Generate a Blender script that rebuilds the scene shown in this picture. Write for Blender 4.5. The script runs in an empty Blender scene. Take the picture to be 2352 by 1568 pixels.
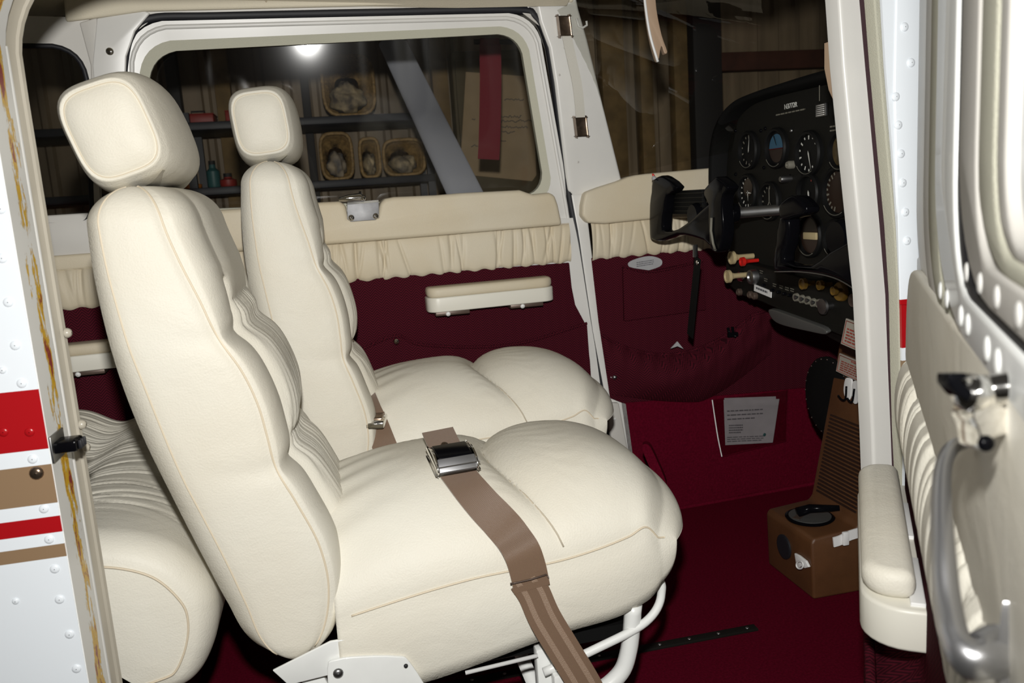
import bpy, bmesh, math, random
import numpy as np
from mathutils import Vector, Matrix
random.seed(7); rng = np.random.default_rng(7)
S = bpy.context.scene
COL = S.collection

# ------------------------------------------------------------------ camera
FPX = 1907.0
CAM = np.array([0.0, -1.55, 0.80])
def _basis(yaw=12.0, pitch=9.8, roll=3.9):
    y, p, r = map(math.radians, (yaw, pitch, roll))
    f = np.array([math.sin(y)*math.cos(p), math.cos(y)*math.cos(p), -math.sin(p)])
    R = np.array([math.cos(y), -math.sin(y), 0.0]); U = np.cross(R, f)
    return R*math.cos(r)-U*math.sin(r), U*math.cos(r)+R*math.sin(r), f
CR, CU, CF = _basis()
cd = bpy.data.cameras.new('camera'); cam = bpy.data.objects.new('camera', cd); COL.objects.link(cam)
cd.sensor_width = 36.0; cd.sensor_fit = 'HORIZONTAL'; cd.lens = FPX/2352*36; cd.clip_start = 0.01
cam.matrix_world = Matrix(((CR[0], CU[0], -CF[0], CAM[0]), (CR[1], CU[1], -CF[1], CAM[1]), (CR[2], CU[2], -CF[2], CAM[2]), (0, 0, 0, 1)))
cd.dof.use_dof = True; cd.dof.focus_distance = 1.45; cd.dof.aperture_fstop = 9.0
S.camera = cam

# ------------------------------------------------------------------ world, flash, exposure
w = bpy.data.worlds.new('hangar_air'); S.world = w; w.use_nodes = True
w.node_tree.nodes['Background'].inputs[0].default_value = (1.0, 0.93, 0.84, 1)
w.node_tree.nodes['Background'].inputs[1].default_value = 0.045
FLASH = CAM + CU*0.132 - CR*0.01 + CF*0.0
ld = bpy.data.lights.new('camera_flash', 'SPOT'); ld.energy = 30; ld.shadow_soft_size = 0.016
ld.spot_size = math.radians(134); ld.spot_blend = 1.0; ld.color = (1.0, 0.985, 0.95)
ld.use_nodes = True
_n = ld.node_tree.nodes; _e = _n['Emission']; _f = _n.new('ShaderNodeLightFalloff')
_f.inputs['Strength'].default_value = 1.88; ld.node_tree.links.new(_f.outputs['Linear'], _e.inputs['Strength'])
flash = bpy.data.objects.new('camera_flash', ld); COL.objects.link(flash)
flash.matrix_world = Matrix(((CR[0], CU[0], -CF[0], FLASH[0]), (CR[1], CU[1], -CF[1], FLASH[1]), (CR[2], CU[2], -CF[2], FLASH[2]), (0, 0, 0, 1)))
S.view_settings.view_transform = 'Standard'; S.view_settings.look = 'None'
S.view_settings.exposure = 0.0; S.view_settings.gamma = 1.0; S.view_settings.use_curve_mapping = False

# ------------------------------------------------------------------ pixel helpers (a pixel gives a direction, planes give distance)
def ray(px, py): return CF + CR*(px-1176)/FPX - CU*(py-784)/FPX
def hit(px, py, p, n):
    d = ray(px, py); n = np.asarray(n, float)
    return CAM + d*(np.dot(np.asarray(p, float)-CAM, n)/np.dot(d, n))
def onY(px, py, y): return hit(px, py, (0, y, 0), (0, 1, 0))
def onX(px, py, x): return hit(px, py, (x, 0, 0), (1, 0, 0))
def onZ(px, py, z): return hit(px, py, (0, 0, z), (0, 0, 1))
def at(px, py, d): return CAM + ray(px, py)*d
def unit(v): v = np.asarray(v, float); return v/np.linalg.norm(v)
FL_N = unit((0.06, -1, 0)); FL_P = np.array([0, 0.5, 0])
FU_N = unit((0.06, -1, -0.12)); FU_P = np.array([0, 0.5, 0.83])
def FL(px, py, o=0): return hit(px, py, FL_P+FL_N*o, FL_N)
def FU(px, py, o=0): return hit(px, py, FU_P+FU_N*o, FU_N)
DH = np.array([0.745, -0.60, 0.0]); DD = unit((-0.565, -0.825, 0)); DN = unit((-0.825, 0.565, 0))
def DP(s, z, o=0): return DH + DD*s + DN*o + np.array([0, 0, z])
def DPX(px, py, o=0): return hit(px, py, DH+DN*o, DN)

# ------------------------------------------------------------------ materials
MATS = {}
def _principled(name):
    m = bpy.data.materials.new(name); m.use_nodes = True
    nt = m.node_tree; b = nt.nodes['Principled BSDF']
    MATS[name] = m
    return m, nt, b
def N(nt, t, **kw):
    n = nt.nodes.new(t)
    for k, v in kw.items(): setattr(n, k, v)
    return n
def mat(name, col, rough=0.5, metal=0.0, spec=0.5, vary=0.0, vscale=6.0, vcol=None, bump=0.0, bscale=200.0, bdetail=3.0, coat=0.0, sheen=0.0, ior=1.5):
    m, nt, b = _principled(name)
    b.inputs['Base Color'].default_value = (*col, 1); b.inputs['Roughness'].default_value = rough
    b.inputs['Metallic'].default_value = metal; b.inputs['Specular IOR Level'].default_value = spec
    b.inputs['IOR'].default_value = ior; b.inputs['Coat Weight'].default_value = coat; b.inputs['Sheen Weight'].default_value = sheen
    tc = N(nt, 'ShaderNodeTexCoord')
    if vary > 0:
        no = N(nt, 'ShaderNodeTexNoise'); no.inputs['Scale'].default_value = vscale; no.inputs['Detail'].default_value = 5
        nt.links.new(tc.outputs['Object'], no.inputs['Vector'])
        rp = N(nt, 'ShaderNodeValToRGB'); rp.color_ramp.elements[0].position = 0.35; rp.color_ramp.elements[1].position = 0.7
        c2 = vcol if vcol else tuple(c*(1-vary) for c in col)
        rp.color_ramp.elements[0].color = (*c2, 1); rp.color_ramp.elements[1].color = (*col, 1)
        nt.links.new(no.outputs['Fac'], rp.inputs['Fac']); nt.links.new(rp.outputs['Color'], b.inputs['Base Color'])
    if bump > 0:
        nb = N(nt, 'ShaderNodeTexNoise'); nb.inputs['Scale'].default_value = bscale; nb.inputs['Detail'].default_value = bdetail
        nt.links.new(tc.outputs['Object'], nb.inputs['Vector'])
        bp = N(nt, 'ShaderNodeBump'); bp.inputs['Strength'].default_value = bump; bp.inputs['Distance'].default_value = 0.002
        nt.links.new(nb.outputs['Fac'], bp.inputs['Height']); nt.links.new(bp.outputs['Normal'], b.inputs['Normal'])
    return m
def add_wrinkle(name, sc, st, stretch=(1, 1, 1)):
    nt = MATS[name].node_tree; b = nt.nodes['Principled BSDF']; old = b.inputs['Normal'].links[0].from_node
    tc = N(nt, 'ShaderNodeTexCoord'); mp_ = N(nt, 'ShaderNodeMapping'); mp_.inputs['Scale'].default_value = stretch; nt.links.new(tc.outputs['Object'], mp_.inputs['Vector'])
    no = N(nt, 'ShaderNodeTexNoise'); no.inputs['Scale'].default_value = sc; no.inputs['Detail'].default_value = 4; no.inputs['Distortion'].default_value = 0.6; nt.links.new(mp_.outputs[0], no.inputs['Vector'])
    bp = N(nt, 'ShaderNodeBump'); bp.inputs['Strength'].default_value = st; bp.inputs['Distance'].default_value = 0.01
    nt.links.new(no.outputs['Fac'], bp.inputs['Height']); nt.links.new(bp.outputs['Normal'], old.inputs['Normal'])
CREAM = (0.735, 0.71, 0.625)
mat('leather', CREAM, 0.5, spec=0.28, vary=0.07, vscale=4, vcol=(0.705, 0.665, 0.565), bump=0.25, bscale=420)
add_wrinkle('leather', 9.0, 0.22, (1.0, 1.0, 1.6))
mat('leather_far_dim', (0.60, 0.54, 0.42), 0.5, spec=0.3, vary=0.1, vscale=5, vcol=(0.57, 0.49, 0.35), bump=0.2, bscale=500)  # seat leather again, darkened to stand in for weaker light at the far wall
mat('piping', (0.66, 0.57, 0.43), 0.5)
mat('seam', (0.50, 0.44, 0.34), 0.7)
mat('headliner', (0.66, 0.60, 0.47), 0.75, bump=0.3, bscale=300)
mat('paint_white', (0.68, 0.67, 0.64), 0.35, vary=0.06, vscale=9)
mat('paint_bracket', (0.80, 0.81, 0.79), 0.3, coat=0.2, vary=0.04, vscale=30)
mat('paint_grey', (0.56, 0.54, 0.50), 0.45, vary=0.1, vscale=8)
mat('jamb_greige', (0.50, 0.46, 0.38), 0.3, coat=0.3, vary=0.1, vscale=12)
mat('seal_grey', (0.47, 0.46, 0.37), 0.8, bump=0.5, bscale=700)
mat('rubber', (0.006, 0.006, 0.009), 0.6)
mat('seal_maroon', (0.03, 0.006, 0.012), 0.6, bump=0.4, bscale=300)
mat('black_gloss', (0.003, 0.003, 0.004), 0.16, ior=1.13)
mat('black_matte', (0.005, 0.005, 0.005), 0.7, ior=1.2, bump=0.2, bscale=500)
mat('panel_black', (0.009, 0.0085, 0.007), 0.6, ior=1.25, bump=0.25, bscale=900)
mat('gauge_black', (0.006, 0.006, 0.006), 0.5, ior=1.25)
mat('chrome', (0.75, 0.74, 0.72), 0.09, metal=1.0)
mat('steel', (0.28, 0.28, 0.28), 0.40, metal=1.0, vary=0.15, vscale=40)
mat('plate_metal', (0.33, 0.33, 0.34), 0.5, metal=0.25, vary=0.4, vscale=30)
mat('satin_metal', (0.42, 0.42, 0.43), 0.32, metal=0.9)
mat('bronze_cap', (0.30, 0.22, 0.16), 0.25, metal=0.9, vary=0.4, vscale=120)
mat('strap_grey', (0.56, 0.54, 0.48), 0.7, bump=0.3, bscale=600)
mat('armrest_plastic', (0.70, 0.68, 0.60), 0.4)
mat('bracket_brown', (0.10, 0.07, 0.055), 0.4, metal=0.4)
mat('plastic_white', (0.75, 0.75, 0.74), 0.4)
mat('brown_plastic', (0.095, 0.038, 0.013), 0.5, vary=0.25, vscale=14, bump=0.15, bscale=400)
mat('brown_groove', (0.022, 0.008, 0.004), 0.6)
mat('ivory_knob', (0.42, 0.34, 0.19), 0.4)
mat('yellow_knob', (0.16, 0.09, 0.015), 0.4)
mat('red_knob', (0.50, 0.012, 0.008), 0.35)
mat('paper', (0.36, 0.36, 0.37), 0.8, vary=0.12, vscale=25)
mat('paper_ink', (0.10, 0.10, 0.11), 0.8)
mat('placard', (0.36, 0.33, 0.28), 0.5)
mat('placard_red', (0.30, 0.05, 0.035), 0.5)
mat('print_white', (0.6, 0.6, 0.56), 0.6)
mat('print_dim', (0.16, 0.15, 0.12), 0.7)
mat('sky_blue', (0.03, 0.09, 0.15), 0.5)
mat('earth_brown', (0.02, 0.010, 0.006), 0.5)
mat('dial_amber', (0.10, 0.07, 0.03), 0.4, vary=0.5, vscale=60)
mat('dial_brown', (0.022, 0.012, 0.008), 0.35)
mat('visor_tan', (0.40, 0.28, 0.19), 0.5)
mat('strut_grey', (0.36, 0.37, 0.42), 0.45)
mat('streamer_red', (0.17, 0.007, 0.018), 0.8, bump=0.3, bscale=400)
mat('wicker', (0.40, 0.25, 0.09), 0.6, vary=0.5, vscale=60, bump=0.8, bscale=90)
mat('rag_tan', (0.66, 0.52, 0.31), 0.9, vary=0.6, vscale=14, vcol=(0.12, 0.10, 0.08))
mat('rag_grey', (0.52, 0.42, 0.29), 0.9, vary=0.6, vscale=12, vcol=(0.10, 0.10, 0.11))
mat('shelf_dark', (0.012, 0.013, 0.02), 0.5)
mat('board_tan', (0.40, 0.29, 0.17), 0.8, vary=0.15, vscale=8)
mat('cabinet_olive', (0.10, 0.075, 0.035), 0.7, vary=0.2, vscale=5)
mat('wood_post', (0.22, 0.14, 0.055), 0.8, vary=0.4, vscale=10)
mat('wood_red', (0.07, 0.022, 0.012), 0.8, vary=0.4, vscale=8)
mat('post_dark', (0.018, 0.016, 0.016), 0.7)
mat('tool_red', (0.25, 0.02, 0.015), 0.5)
mat('tool_teal', (0.03, 0.10, 0.10), 0.5)
mat('tool_orange', (0.35, 0.12, 0.02), 0.5)
mat('skin_red', (0.42, 0.006, 0.010), 0.25, coat=0.3)
mat('skin_white', (0.87, 0.92, 0.97), 0.3, coat=0.2)
mat('lever_grey', (0.10, 0.10, 0.095), 0.4, metal=0.4)
mat('concrete', (0.25, 0.24, 0.22), 0.8, vary=0.2, vscale=3)

def m_fabric():
    m, nt, b = _principled('herringbone')
    b.inputs['Roughness'].default_value = 0.9; b.inputs['Specular IOR Level'].default_value = 0.02
    tc = N(nt, 'ShaderNodeTexCoord'); sx = N(nt, 'ShaderNodeSeparateXYZ'); nt.links.new(tc.outputs['Object'], sx.inputs[0])
    def M(op, a, c=None):
        n = N(nt, 'ShaderNodeMath', operation=op)
        for i, v in enumerate((a, c)):
            if v is None: continue
            if isinstance(v, (int, float)): n.inputs[i].default_value = v
            else: nt.links.new(v, n.inputs[i])
        return n.outputs[0]
    u = M('ADD', sx.outputs['X'], M('MULTIPLY', sx.outputs['Y'], 0.6))
    tri = M('ABSOLUTE', M('SUBTRACT', M('FRACT', M('MULTIPLY', u, 1/0.026)), 0.5))
    ph = M('FRACT', M('ADD', M('MULTIPLY', sx.outputs['Z'], 1/0.0065), M('MULTIPLY', tri, 4.0)))
    st = M('SMOOTH_MIN', M('GREATER_THAN', ph, 0.5), 1.0)
    mx = N(nt, 'ShaderNodeMix', data_type='RGBA'); nt.links.new(M('GREATER_THAN', ph, 0.5), mx.inputs['Factor'])
    mx.inputs['A'].default_value = (0.026, 0.005, 0.008, 1); mx.inputs['B'].default_value = (0.072, 0.008, 0.015, 1)
    nt.links.new(mx.outputs['Result'], b.inputs['Base Color'])
    bp = N(nt, 'ShaderNodeBump'); bp.inputs['Strength'].default_value = 0.3; bp.inputs['Distance'].default_value = 0.001
    nt.links.new(ph, bp.inputs['Height']); nt.links.new(bp.outputs['Normal'], b.inputs['Normal'])
m_fabric()
mat('carpet', (0.098, 0.003, 0.013), 0.95, spec=0.02, vary=0.35, vscale=220, bump=0.5, bscale=500)

def m_skin():   # white aircraft skin with its printed stripes by height
    m, nt, b = _principled('striped_skin'); b.inputs['Roughness'].default_value = 0.25; b.inputs['Coat Weight'].default_value = 0.3
    tc = N(nt, 'ShaderNodeTexCoord'); sx = N(nt, 'ShaderNodeSeparateXYZ'); nt.links.new(tc.outputs['Object'], sx.inputs[0])
    mr = N(nt, 'ShaderNodeMapRange'); mr.inputs['From Min'].default_value = 0.40; mr.inputs['From Max'].default_value = 0.70
    nt.links.new(sx.outputs['Z'], mr.inputs['Value'])
    r = N(nt, 'ShaderNodeValToRGB'); r.color_ramp.interpolation = 'CONSTANT'
    white = (0.87, 0.92, 0.97, 1); red = (0.42, 0.006, 0.010, 1); brown = (0.29, 0.19, 0.11, 1)
    stops = [(0.0, white), (0.438, brown), (0.453, white), (0.467, red), (0.486, white), (0.501, brown), (0.546, white), (0.564, red), (0.630, white)]
    e = r.color_ramp.elements
    while len(e) > 1: e.remove(e[0])
    e[0].position = 0; e[0].color = white
    for z, c in stops[1:]:
        k = e.new((z-0.40)/0.30); k.color = c
    nt.links.new(mr.outputs[0], r.inputs['Fac']); nt.links.new(r.outputs['Color'], b.inputs['Base Color'])
m_skin()
def m_chips():  # white jamb paint with worn patches showing yellow primer along the door's rubbing line
    m, nt, b = _principled('chipped_paint'); b.inputs['Roughness'].default_value = 0.35
    tc = N(nt, 'ShaderNodeTexCoord'); mp = N(nt, 'ShaderNodeMapping'); mp.inputs['Scale'].default_value = (60, 60, 16)
    nt.links.new(tc.outputs['Object'], mp.inputs['Vector'])
    no = N(nt, 'ShaderNodeTexNoise'); no.inputs['Scale'].default_value = 1.0; no.inputs['Detail'].default_value = 7; no.inputs['Roughness'].default_value = 0.7
    nt.links.new(mp.outputs[0], no.inputs['Vector'])
    sx = N(nt, 'ShaderNodeSeparateXYZ'); nt.links.new(tc.outputs['Object'], sx.inputs[0])
    # wear follows one line down the jamb (y = -0.548)
    d = N(nt, 'ShaderNodeMath', operation='ADD'); d.inputs[1].default_value = 0.537; nt.links.new(sx.outputs['Y'], d.inputs[0])
    a = N(nt, 'ShaderNodeMath', operation='ABSOLUTE'); nt.links.new(d.outputs[0], a.inputs[0])
    k = N(nt, 'ShaderNodeMapRange'); k.inputs['From Min'].default_value = 0.0; k.inputs['From Max'].default_value = 0.026
    k.inputs['To Min'].default_value = 0.22; k.inputs['To Max'].default_value = -0.30; nt.links.new(a.outputs[0], k.inputs['Value'])
    cn = N(nt, 'ShaderNodeMath', operation='MULTIPLY_ADD'); cn.inputs[1].default_value = 2.0; cn.inputs[2].default_value = -0.5; nt.links.new(no.outputs['Fac'], cn.inputs[0])
    s = N(nt, 'ShaderNodeMath', operation='ADD'); nt.links.new(cn.outputs[0], s.inputs[0]); nt.links.new(k.outputs[0], s.inputs[1])
    r = N(nt, 'ShaderNodeValToRGB'); r.color_ramp.interpolation = 'CONSTANT'; e = r.color_ramp.elements
    e[0].position = 0; e[0].color = (0.84, 0.84, 0.82, 1); e[1].position = 0.585; e[1].color = (0.70, 0.42, 0.02, 1)
    q = e.new(0.56); q.color = (0.36, 0.30, 0.24, 1); q = e.new(0.76); q.color = (0.28, 0.03, 0.03, 1)
    nt.links.new(s.outputs[0], r.inputs['Fac']); nt.links.new(r.outputs['Color'], b.inputs['Base Color'])
m_chips()
def m_web():
    m, nt, b = _principled('webbing'); b.inputs['Roughness'].default_value = 0.42; b.inputs['Sheen Weight'].default_value = 0.3
    b.inputs['Base Color'].default_value = (0.175, 0.108, 0.068, 1)
    tc = N(nt, 'ShaderNodeTexCoord'); wv = N(nt, 'ShaderNodeTexWave'); wv.bands_direction = 'DIAGONAL'; wv.inputs['Scale'].default_value = 260
    nt.links.new(tc.outputs['Object'], wv.inputs['Vector'])
    bp = N(nt, 'ShaderNodeBump'); bp.inputs['Strength'].default_value = 0.5; bp.inputs['Distance'].default_value = 0.0008
    nt.links.new(wv.outputs['Fac'], bp.inputs['Height']); nt.links.new(bp.outputs['Normal'], b.inputs['Normal'])
m_web()
mat('webbing_light', (0.26, 0.175, 0.12), 0.45, bump=0.5, bscale=900)
def m_glass(name, tint, refl=1.0, rough=0.0):
    m = bpy.data.materials.new(name); m.use_nodes = True; nt = m.node_tree; MATS[name] = m
    nt.nodes.remove(nt.nodes['Principled BSDF']); out = nt.nodes['Material Output']
    lw = N(nt, 'ShaderNodeLayerWeight'); lw.inputs['Blend'].default_value = 0.5      # Schlick reflectance, the same from both sides of the sheet
    pw = N(nt, 'ShaderNodeMath', operation='POWER'); pw.inputs[1].default_value = 5.0; nt.links.new(lw.outputs['Facing'], pw.inputs[0])
    mu = N(nt, 'ShaderNodeMath', operation='MULTIPLY_ADD'); mu.inputs[1].default_value = 0.95*refl; mu.inputs[2].default_value = 0.045*refl; nt.links.new(pw.outputs[0], mu.inputs[0])
    tr = N(nt, 'ShaderNodeBsdfTransparent'); tr.inputs[0].default_value = (*tint, 1)
    gl = N(nt, 'ShaderNodeBsdfGlossy'); gl.inputs['Roughness'].default_value = rough
    mx = N(nt, 'ShaderNodeMixShader'); nt.links.new(mu.outputs[0], mx.inputs[0]); nt.links.new(tr.outputs[0], mx.inputs[1]); nt.links.new(gl.outputs[0], mx.inputs[2])
    nt.links.new(mx.outputs[0], out.inputs['Surface'])
m_glass('window_glass', (0.84, 0.84, 0.82), 1.0, 0.055)
m_glass('door_glass', (0.70, 0.72, 0.74), 0.8, 0.0)
m_glass('clear_vinyl', (0.90, 0.88, 0.88), 1.0, 0.08)
m_glass('windshield_glass', (0.86, 0.86, 0.83), 1.0, 0.0)

# ------------------------------------------------------------------ object helpers
WLOC = {}
def _tags(o, label=None, cat=None, group=None, kind=None):
    if label: o['label'] = label
    if cat: o['category'] = cat
    if group: o['group'] = group
    if kind: o['kind'] = kind
def thing(name, loc, label=None, cat=None, group=None, kind=None):
    o = bpy.data.objects.new(name, None); o.empty_display_size = 0.05; COL.objects.link(o)
    o.location = tuple(loc); WLOC[o.name] = Vector(tuple(loc)); _tags(o, label, cat, group, kind); return o
def _parent(o, p):
    if p is None: return
    o.parent = p
    if p.name in WLOC: o.matrix_parent_inverse = Matrix.Translation(-WLOC[p.name])
def mesh(name, verts, faces, material, parent=None, smooth=True, **tags):
    me = bpy.data.meshes.new(name); me.from_pydata([tuple(map(float, v)) for v in verts], [], faces); me.update()
    if smooth: me.polygons.foreach_set('use_smooth', [True]*len(me.polygons))
    me.materials.append(MATS[material] if isinstance(material, str) else material)
    o = bpy.data.objects.new(name, me); COL.objects.link(o); _parent(o, parent); _tags(o, **tags); return o
def from_bm(name, bm, material, parent=None, smooth=False, angle=None, **tags):
    bmesh.ops.recalc_face_normals(bm, faces=bm.faces)
    me = bpy.data.meshes.new(name); bm.to_mesh(me); bm.free()
    if smooth: me.polygons.foreach_set('use_smooth', [True]*len(me.polygons))
    if angle: me.set_sharp_from_angle(angle=math.radians(angle))
    me.materials.append(MATS[material]); o = bpy.data.objects.new(name, me); COL.objects.link(o); _parent(o, parent); _tags(o, **tags); return o
def grid(name, A, material, parent=None, cu=False, cv=False, cap0=False, cap1=False, **tags):
    A = np.asarray(A); nu, nv = A.shape[:2]; V = A.reshape(-1, 3); F = []
    for i in range(nu if cu else nu-1):
        for j in range(nv if cv else nv-1):
            a = i*nv+j; b = ((i+1) % nu)*nv+j; c = ((i+1) % nu)*nv+(j+1) % nv; d = i*nv+(j+1) % nv
            F.append((a, b, c, d))
    if cap0: F.append(tuple(range(nv)))
    if cap1: F.append(tuple((nu-1)*nv+j for j in range(nv)))
    return mesh(name, V, F, material, parent, **tags)
def tube(name, pts, r, material, parent=None, n=8, closed=False, **tags):
    P = np.asarray(pts, float); m = len(P); rr = np.broadcast_to(np.asarray(r, float), (m,))
    T = np.zeros_like(P)
    for i in range(m):
        a = P[(i-1) % m] if (closed or i > 0) else P[i]; b = P[(i+1) % m] if (closed or i < m-1) else P[i]
        T[i] = unit(b-a)
    up = np.array([0, 0, 1.0]) if abs(T[0][2]) < 0.9 else np.array([1.0, 0, 0])
    u = unit(np.cross(T[0], up)); A = np.zeros((m, n, 3))
    for i in range(m):
        u = unit(u - T[i]*np.dot(u, T[i])); v = np.cross(T[i], u)
        for k in range(n):
            t = 2*math.pi*k/n; A[i, k] = P[i] + rr[i]*(u*math.cos(t)+v*math.sin(t))
    return grid(name, A, material, parent, cu=closed, cv=True, cap0=not closed, cap1=not closed, **tags)
def spline(pts, n=8, closed=False):
    P = np.asarray(pts, float); m = len(P); out = []
    for i in range(m if closed else m-1):
        p1, p2 = P[i], P[(i+1) % m]
        p0 = P[(i-1) % m] if (closed or i > 0) else 2*p1-p2
        p3 = P[(i+2) % m] if (closed or i+2 < m) else 2*p2-p1
        for k in range(n):
            t = k/n
            out.append(0.5*((2*p1)+(-p0+p2)*t+(2*p0-5*p1+4*p2-p3)*t*t+(-p0+3*p1-3*p2+p3)*t**3))
    if not closed: out.append(P[-1])
    return np.array(out)
def slab(name, pts, vec, material, parent=None, bevel=0.0, seg=3, smooth=None, **tags):
    """outline (front face) extruded backwards by vec; bevel rounds every edge"""
    bm = bmesh.new(); vs = [bm.verts.new(tuple(p)) for p in pts]; f = bm.faces.new(vs)
    r = bmesh.ops.extrude_face_region(bm, geom=[f])
    ev = [g for g in r['geom'] if isinstance(g, bmesh.types.BMVert)]
    bmesh.ops.translate(bm, verts=ev, vec=tuple(vec))
    if bevel > 0:
        bmesh.ops.recalc_face_normals(bm, faces=bm.faces)
        ed = [e for e in bm.edges if len(e.link_faces) == 2 and e.calc_face_angle(0) > 0.6]
        bmesh.ops.bevel(bm, geom=ed, offset=bevel, segments=seg, affect='EDGES', profile=0.5, clamp_overlap=True)
    return from_bm(name, bm, material, parent, smooth=bevel > 0 if smooth is None else smooth, angle=40, **tags)
def box(name, c, size, material, parent=None, bevel=0.0, axes=None, seg=2, **tags):
    bm = bmesh.new(); bmesh.ops.create_cube(bm, size=1.0)
    A = np.array(axes if axes is not None else np.eye(3))
    for v in bm.verts:
        p = np.array(c)+A[0]*v.co.x*size[0]+A[1]*v.co.y*size[1]+A[2]*v.co.z*size[2]; v.co = tuple(p)
    if bevel > 0: bmesh.ops.bevel(bm, geom=bm.edges[:], offset=bevel, segments=seg, affect='EDGES', profile=0.5, clamp_overlap=True)
    return from_bm(name, bm, material, parent, smooth=bevel > 0, angle=40, **tags)
def lathe(name, o, axis, prof, material, parent=None, n=24, **tags):
    o = np.asarray(o, float); ax = unit(axis); t = np.array([0, 0, 1.0]) if abs(ax[2]) < 0.9 else np.array([1.0, 0, 0])
    u = unit(np.cross(ax, t)); v = np.cross(ax, u)
    A = np.array([[o+ax*h+r*(u*math.cos(2*math.pi*k/n)+v*math.sin(2*math.pi*k/n)) for k in range(n)] for r, h in prof])
    ob = grid(name, A, material, parent, cv=True, cap0=True, cap1=True, **tags)
    ob.data.set_sharp_from_angle(angle=math.radians(35)); return ob
def ribbon(name, pts, side, width, thick, material, parent=None, **tags):
    """flat strap: centre line pts, side direction per point"""
    P = np.asarray(pts, float); m = len(P); side = np.broadcast_to(np.asarray(side, float), P.shape); A = np.zeros((m, 4, 3))
    for i in range(m):
        t = unit(P[min(i+1, m-1)]-P[max(i-1, 0)]); s = unit(side[i]-t*np.dot(side[i], t)); n = np.cross(t, s)
        A[i] = [P[i]-s*width/2-n*thick/2, P[i]+s*width/2-n*thick/2, P[i]+s*width/2+n*thick/2, P[i]-s*width/2+n*thick/2]
    o = grid(name, A, material, parent, cv=True, cap0=True, cap1=True, **tags)
    o.data.set_sharp_from_angle(angle=math.radians(40)); return o
def rquad(c, rad, n=7):
    """four pixel corners rounded by radii -> loop of 4n pixel points"""
    out = []; c = [np.array(p, float) for p in c]
    for i in range(4):
        p, a, b = c[i], c[i-1], c[(i+1) % 4]
        s = p+unit(a-p)*rad[i]; e = p+unit(b-p)*rad[i]
        for k in range(n):
            t = k/(n-1); out.append((1-t)**2*s+2*t*(1-t)*(p*0.75+0.25*(s+e)/2)+t*t*e)
    return out
def ring(name, outer, inner, vec, material, parent=None, **tags):
    n = len(outer); vec = np.asarray(vec); O = [np.asarray(p) for p in outer]; I = [np.asarray(p) for p in inner]
    A = np.array([O, I, [p+vec for p in I], [p+vec for p in O]])
    o = grid(name, A, material, parent, cu=True, cv=True, **tags); o.data.set_sharp_from_angle(angle=math.radians(40)); return o
_shared = {}
def stud(name, p, axis, r, h, material, parent, key=None):
    """small domed rivet or screw head; alike ones share mesh data"""
    k = (name, round(r, 4), round(h, 4), material)
    if k not in _shared:
        prof = [(r, 0.0), (r*0.96, h*0.35), (r*0.75, h*0.75), (r*0.4, h*0.95), (0.0005, h)]
        A = [[(q*math.cos(2*math.pi*i/14), q*math.sin(2*math.pi*i/14), z) for i in range(14)] for q, z in prof]
        ob = grid(name, A, material, None, cv=True, cap1=True); _shared[k] = ob.data
    else:
        ob = bpy.data.objects.new(name, _shared[k]); COL.objects.link(ob)
    q = Vector((0, 0, 1)).rotation_difference(Vector(tuple(unit(axis))))
    ob.rotation_mode = 'QUATERNION'; ob.rotation_quaternion = q; ob.location = tuple(p); _parent(ob, parent); return ob
def text(name, s, origin, xdir, ydir, size, material, parent, align='CENTER'):
    c = bpy.data.curves.new(name, 'FONT'); c.body = s; c.size = size; c.align_x = align; c.align_y = 'CENTER'; c.extrude = 0.0004
    tmp = bpy.data.objects.new(name, c); COL.objects.link(tmp)
    dg = bpy.context.evaluated_depsgraph_get(); me = bpy.data.meshes.new_from_object(tmp.evaluated_get(dg))
    bpy.data.objects.remove(tmp); x = unit(xdir); y = unit(ydir); z = np.cross(x, y)
    me.transform(Matrix(((x[0], y[0], z[0], origin[0]), (x[1], y[1], z[1], origin[1]), (x[2], y[2], z[2], origin[2]), (0, 0, 0, 1))))
    me.materials.clear(); me.materials.append(MATS[material]); o = bpy.data.objects.new(name, me); COL.objects.link(o); _parent(o, parent); return o
def wob(seed, x, y, f=1.0, n=5):
    """smooth pseudo-noise in about -1..1"""
    r = np.random.default_rng(seed); s = 0
    for k in range(n):
        a = r.uniform(0, 2*math.pi); q = f*(0.6+0.5*k)
        s = s+np.sin(q*(x*math.cos(a)+y*math.sin(a))+r.uniform(0, 6.28))/(1+0.35*k)
    return s/2.2
def itp(z, zs, xs):
    """smooth interpolation through control points"""
    z = np.asarray(z, float); zs = np.asarray(zs, float); xs = np.asarray(xs, float)
    d = np.gradient(xs, zs); i = np.clip(np.searchsorted(zs, z)-1, 0, len(zs)-2)
    h = zs[i+1]-zs[i]; t = np.clip((z-zs[i])/h, 0, 1)
    return (2*t**3-3*t**2+1)*xs[i]+(t**3-2*t**2+t)*h*d[i]+(-2*t**3+3*t**2)*xs[i+1]+(t**3-t**2)*h*d[i+1]
FLOOR_Z = -0.10

# ================================================================== SETTING: cabin shell
box('floor', (0.55, 0.0, FLOOR_Z-0.015), (2.6, 1.12, 0.03), 'carpet', kind='structure', label='dark red carpet of the cabin floor')
# ground of the hangar far below
box('floor_hangar', (2.0, 2.0, -1.15), (16, 14, 0.1), 'concrete', kind='structure', label='concrete hangar floor below the aircraft')
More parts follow.
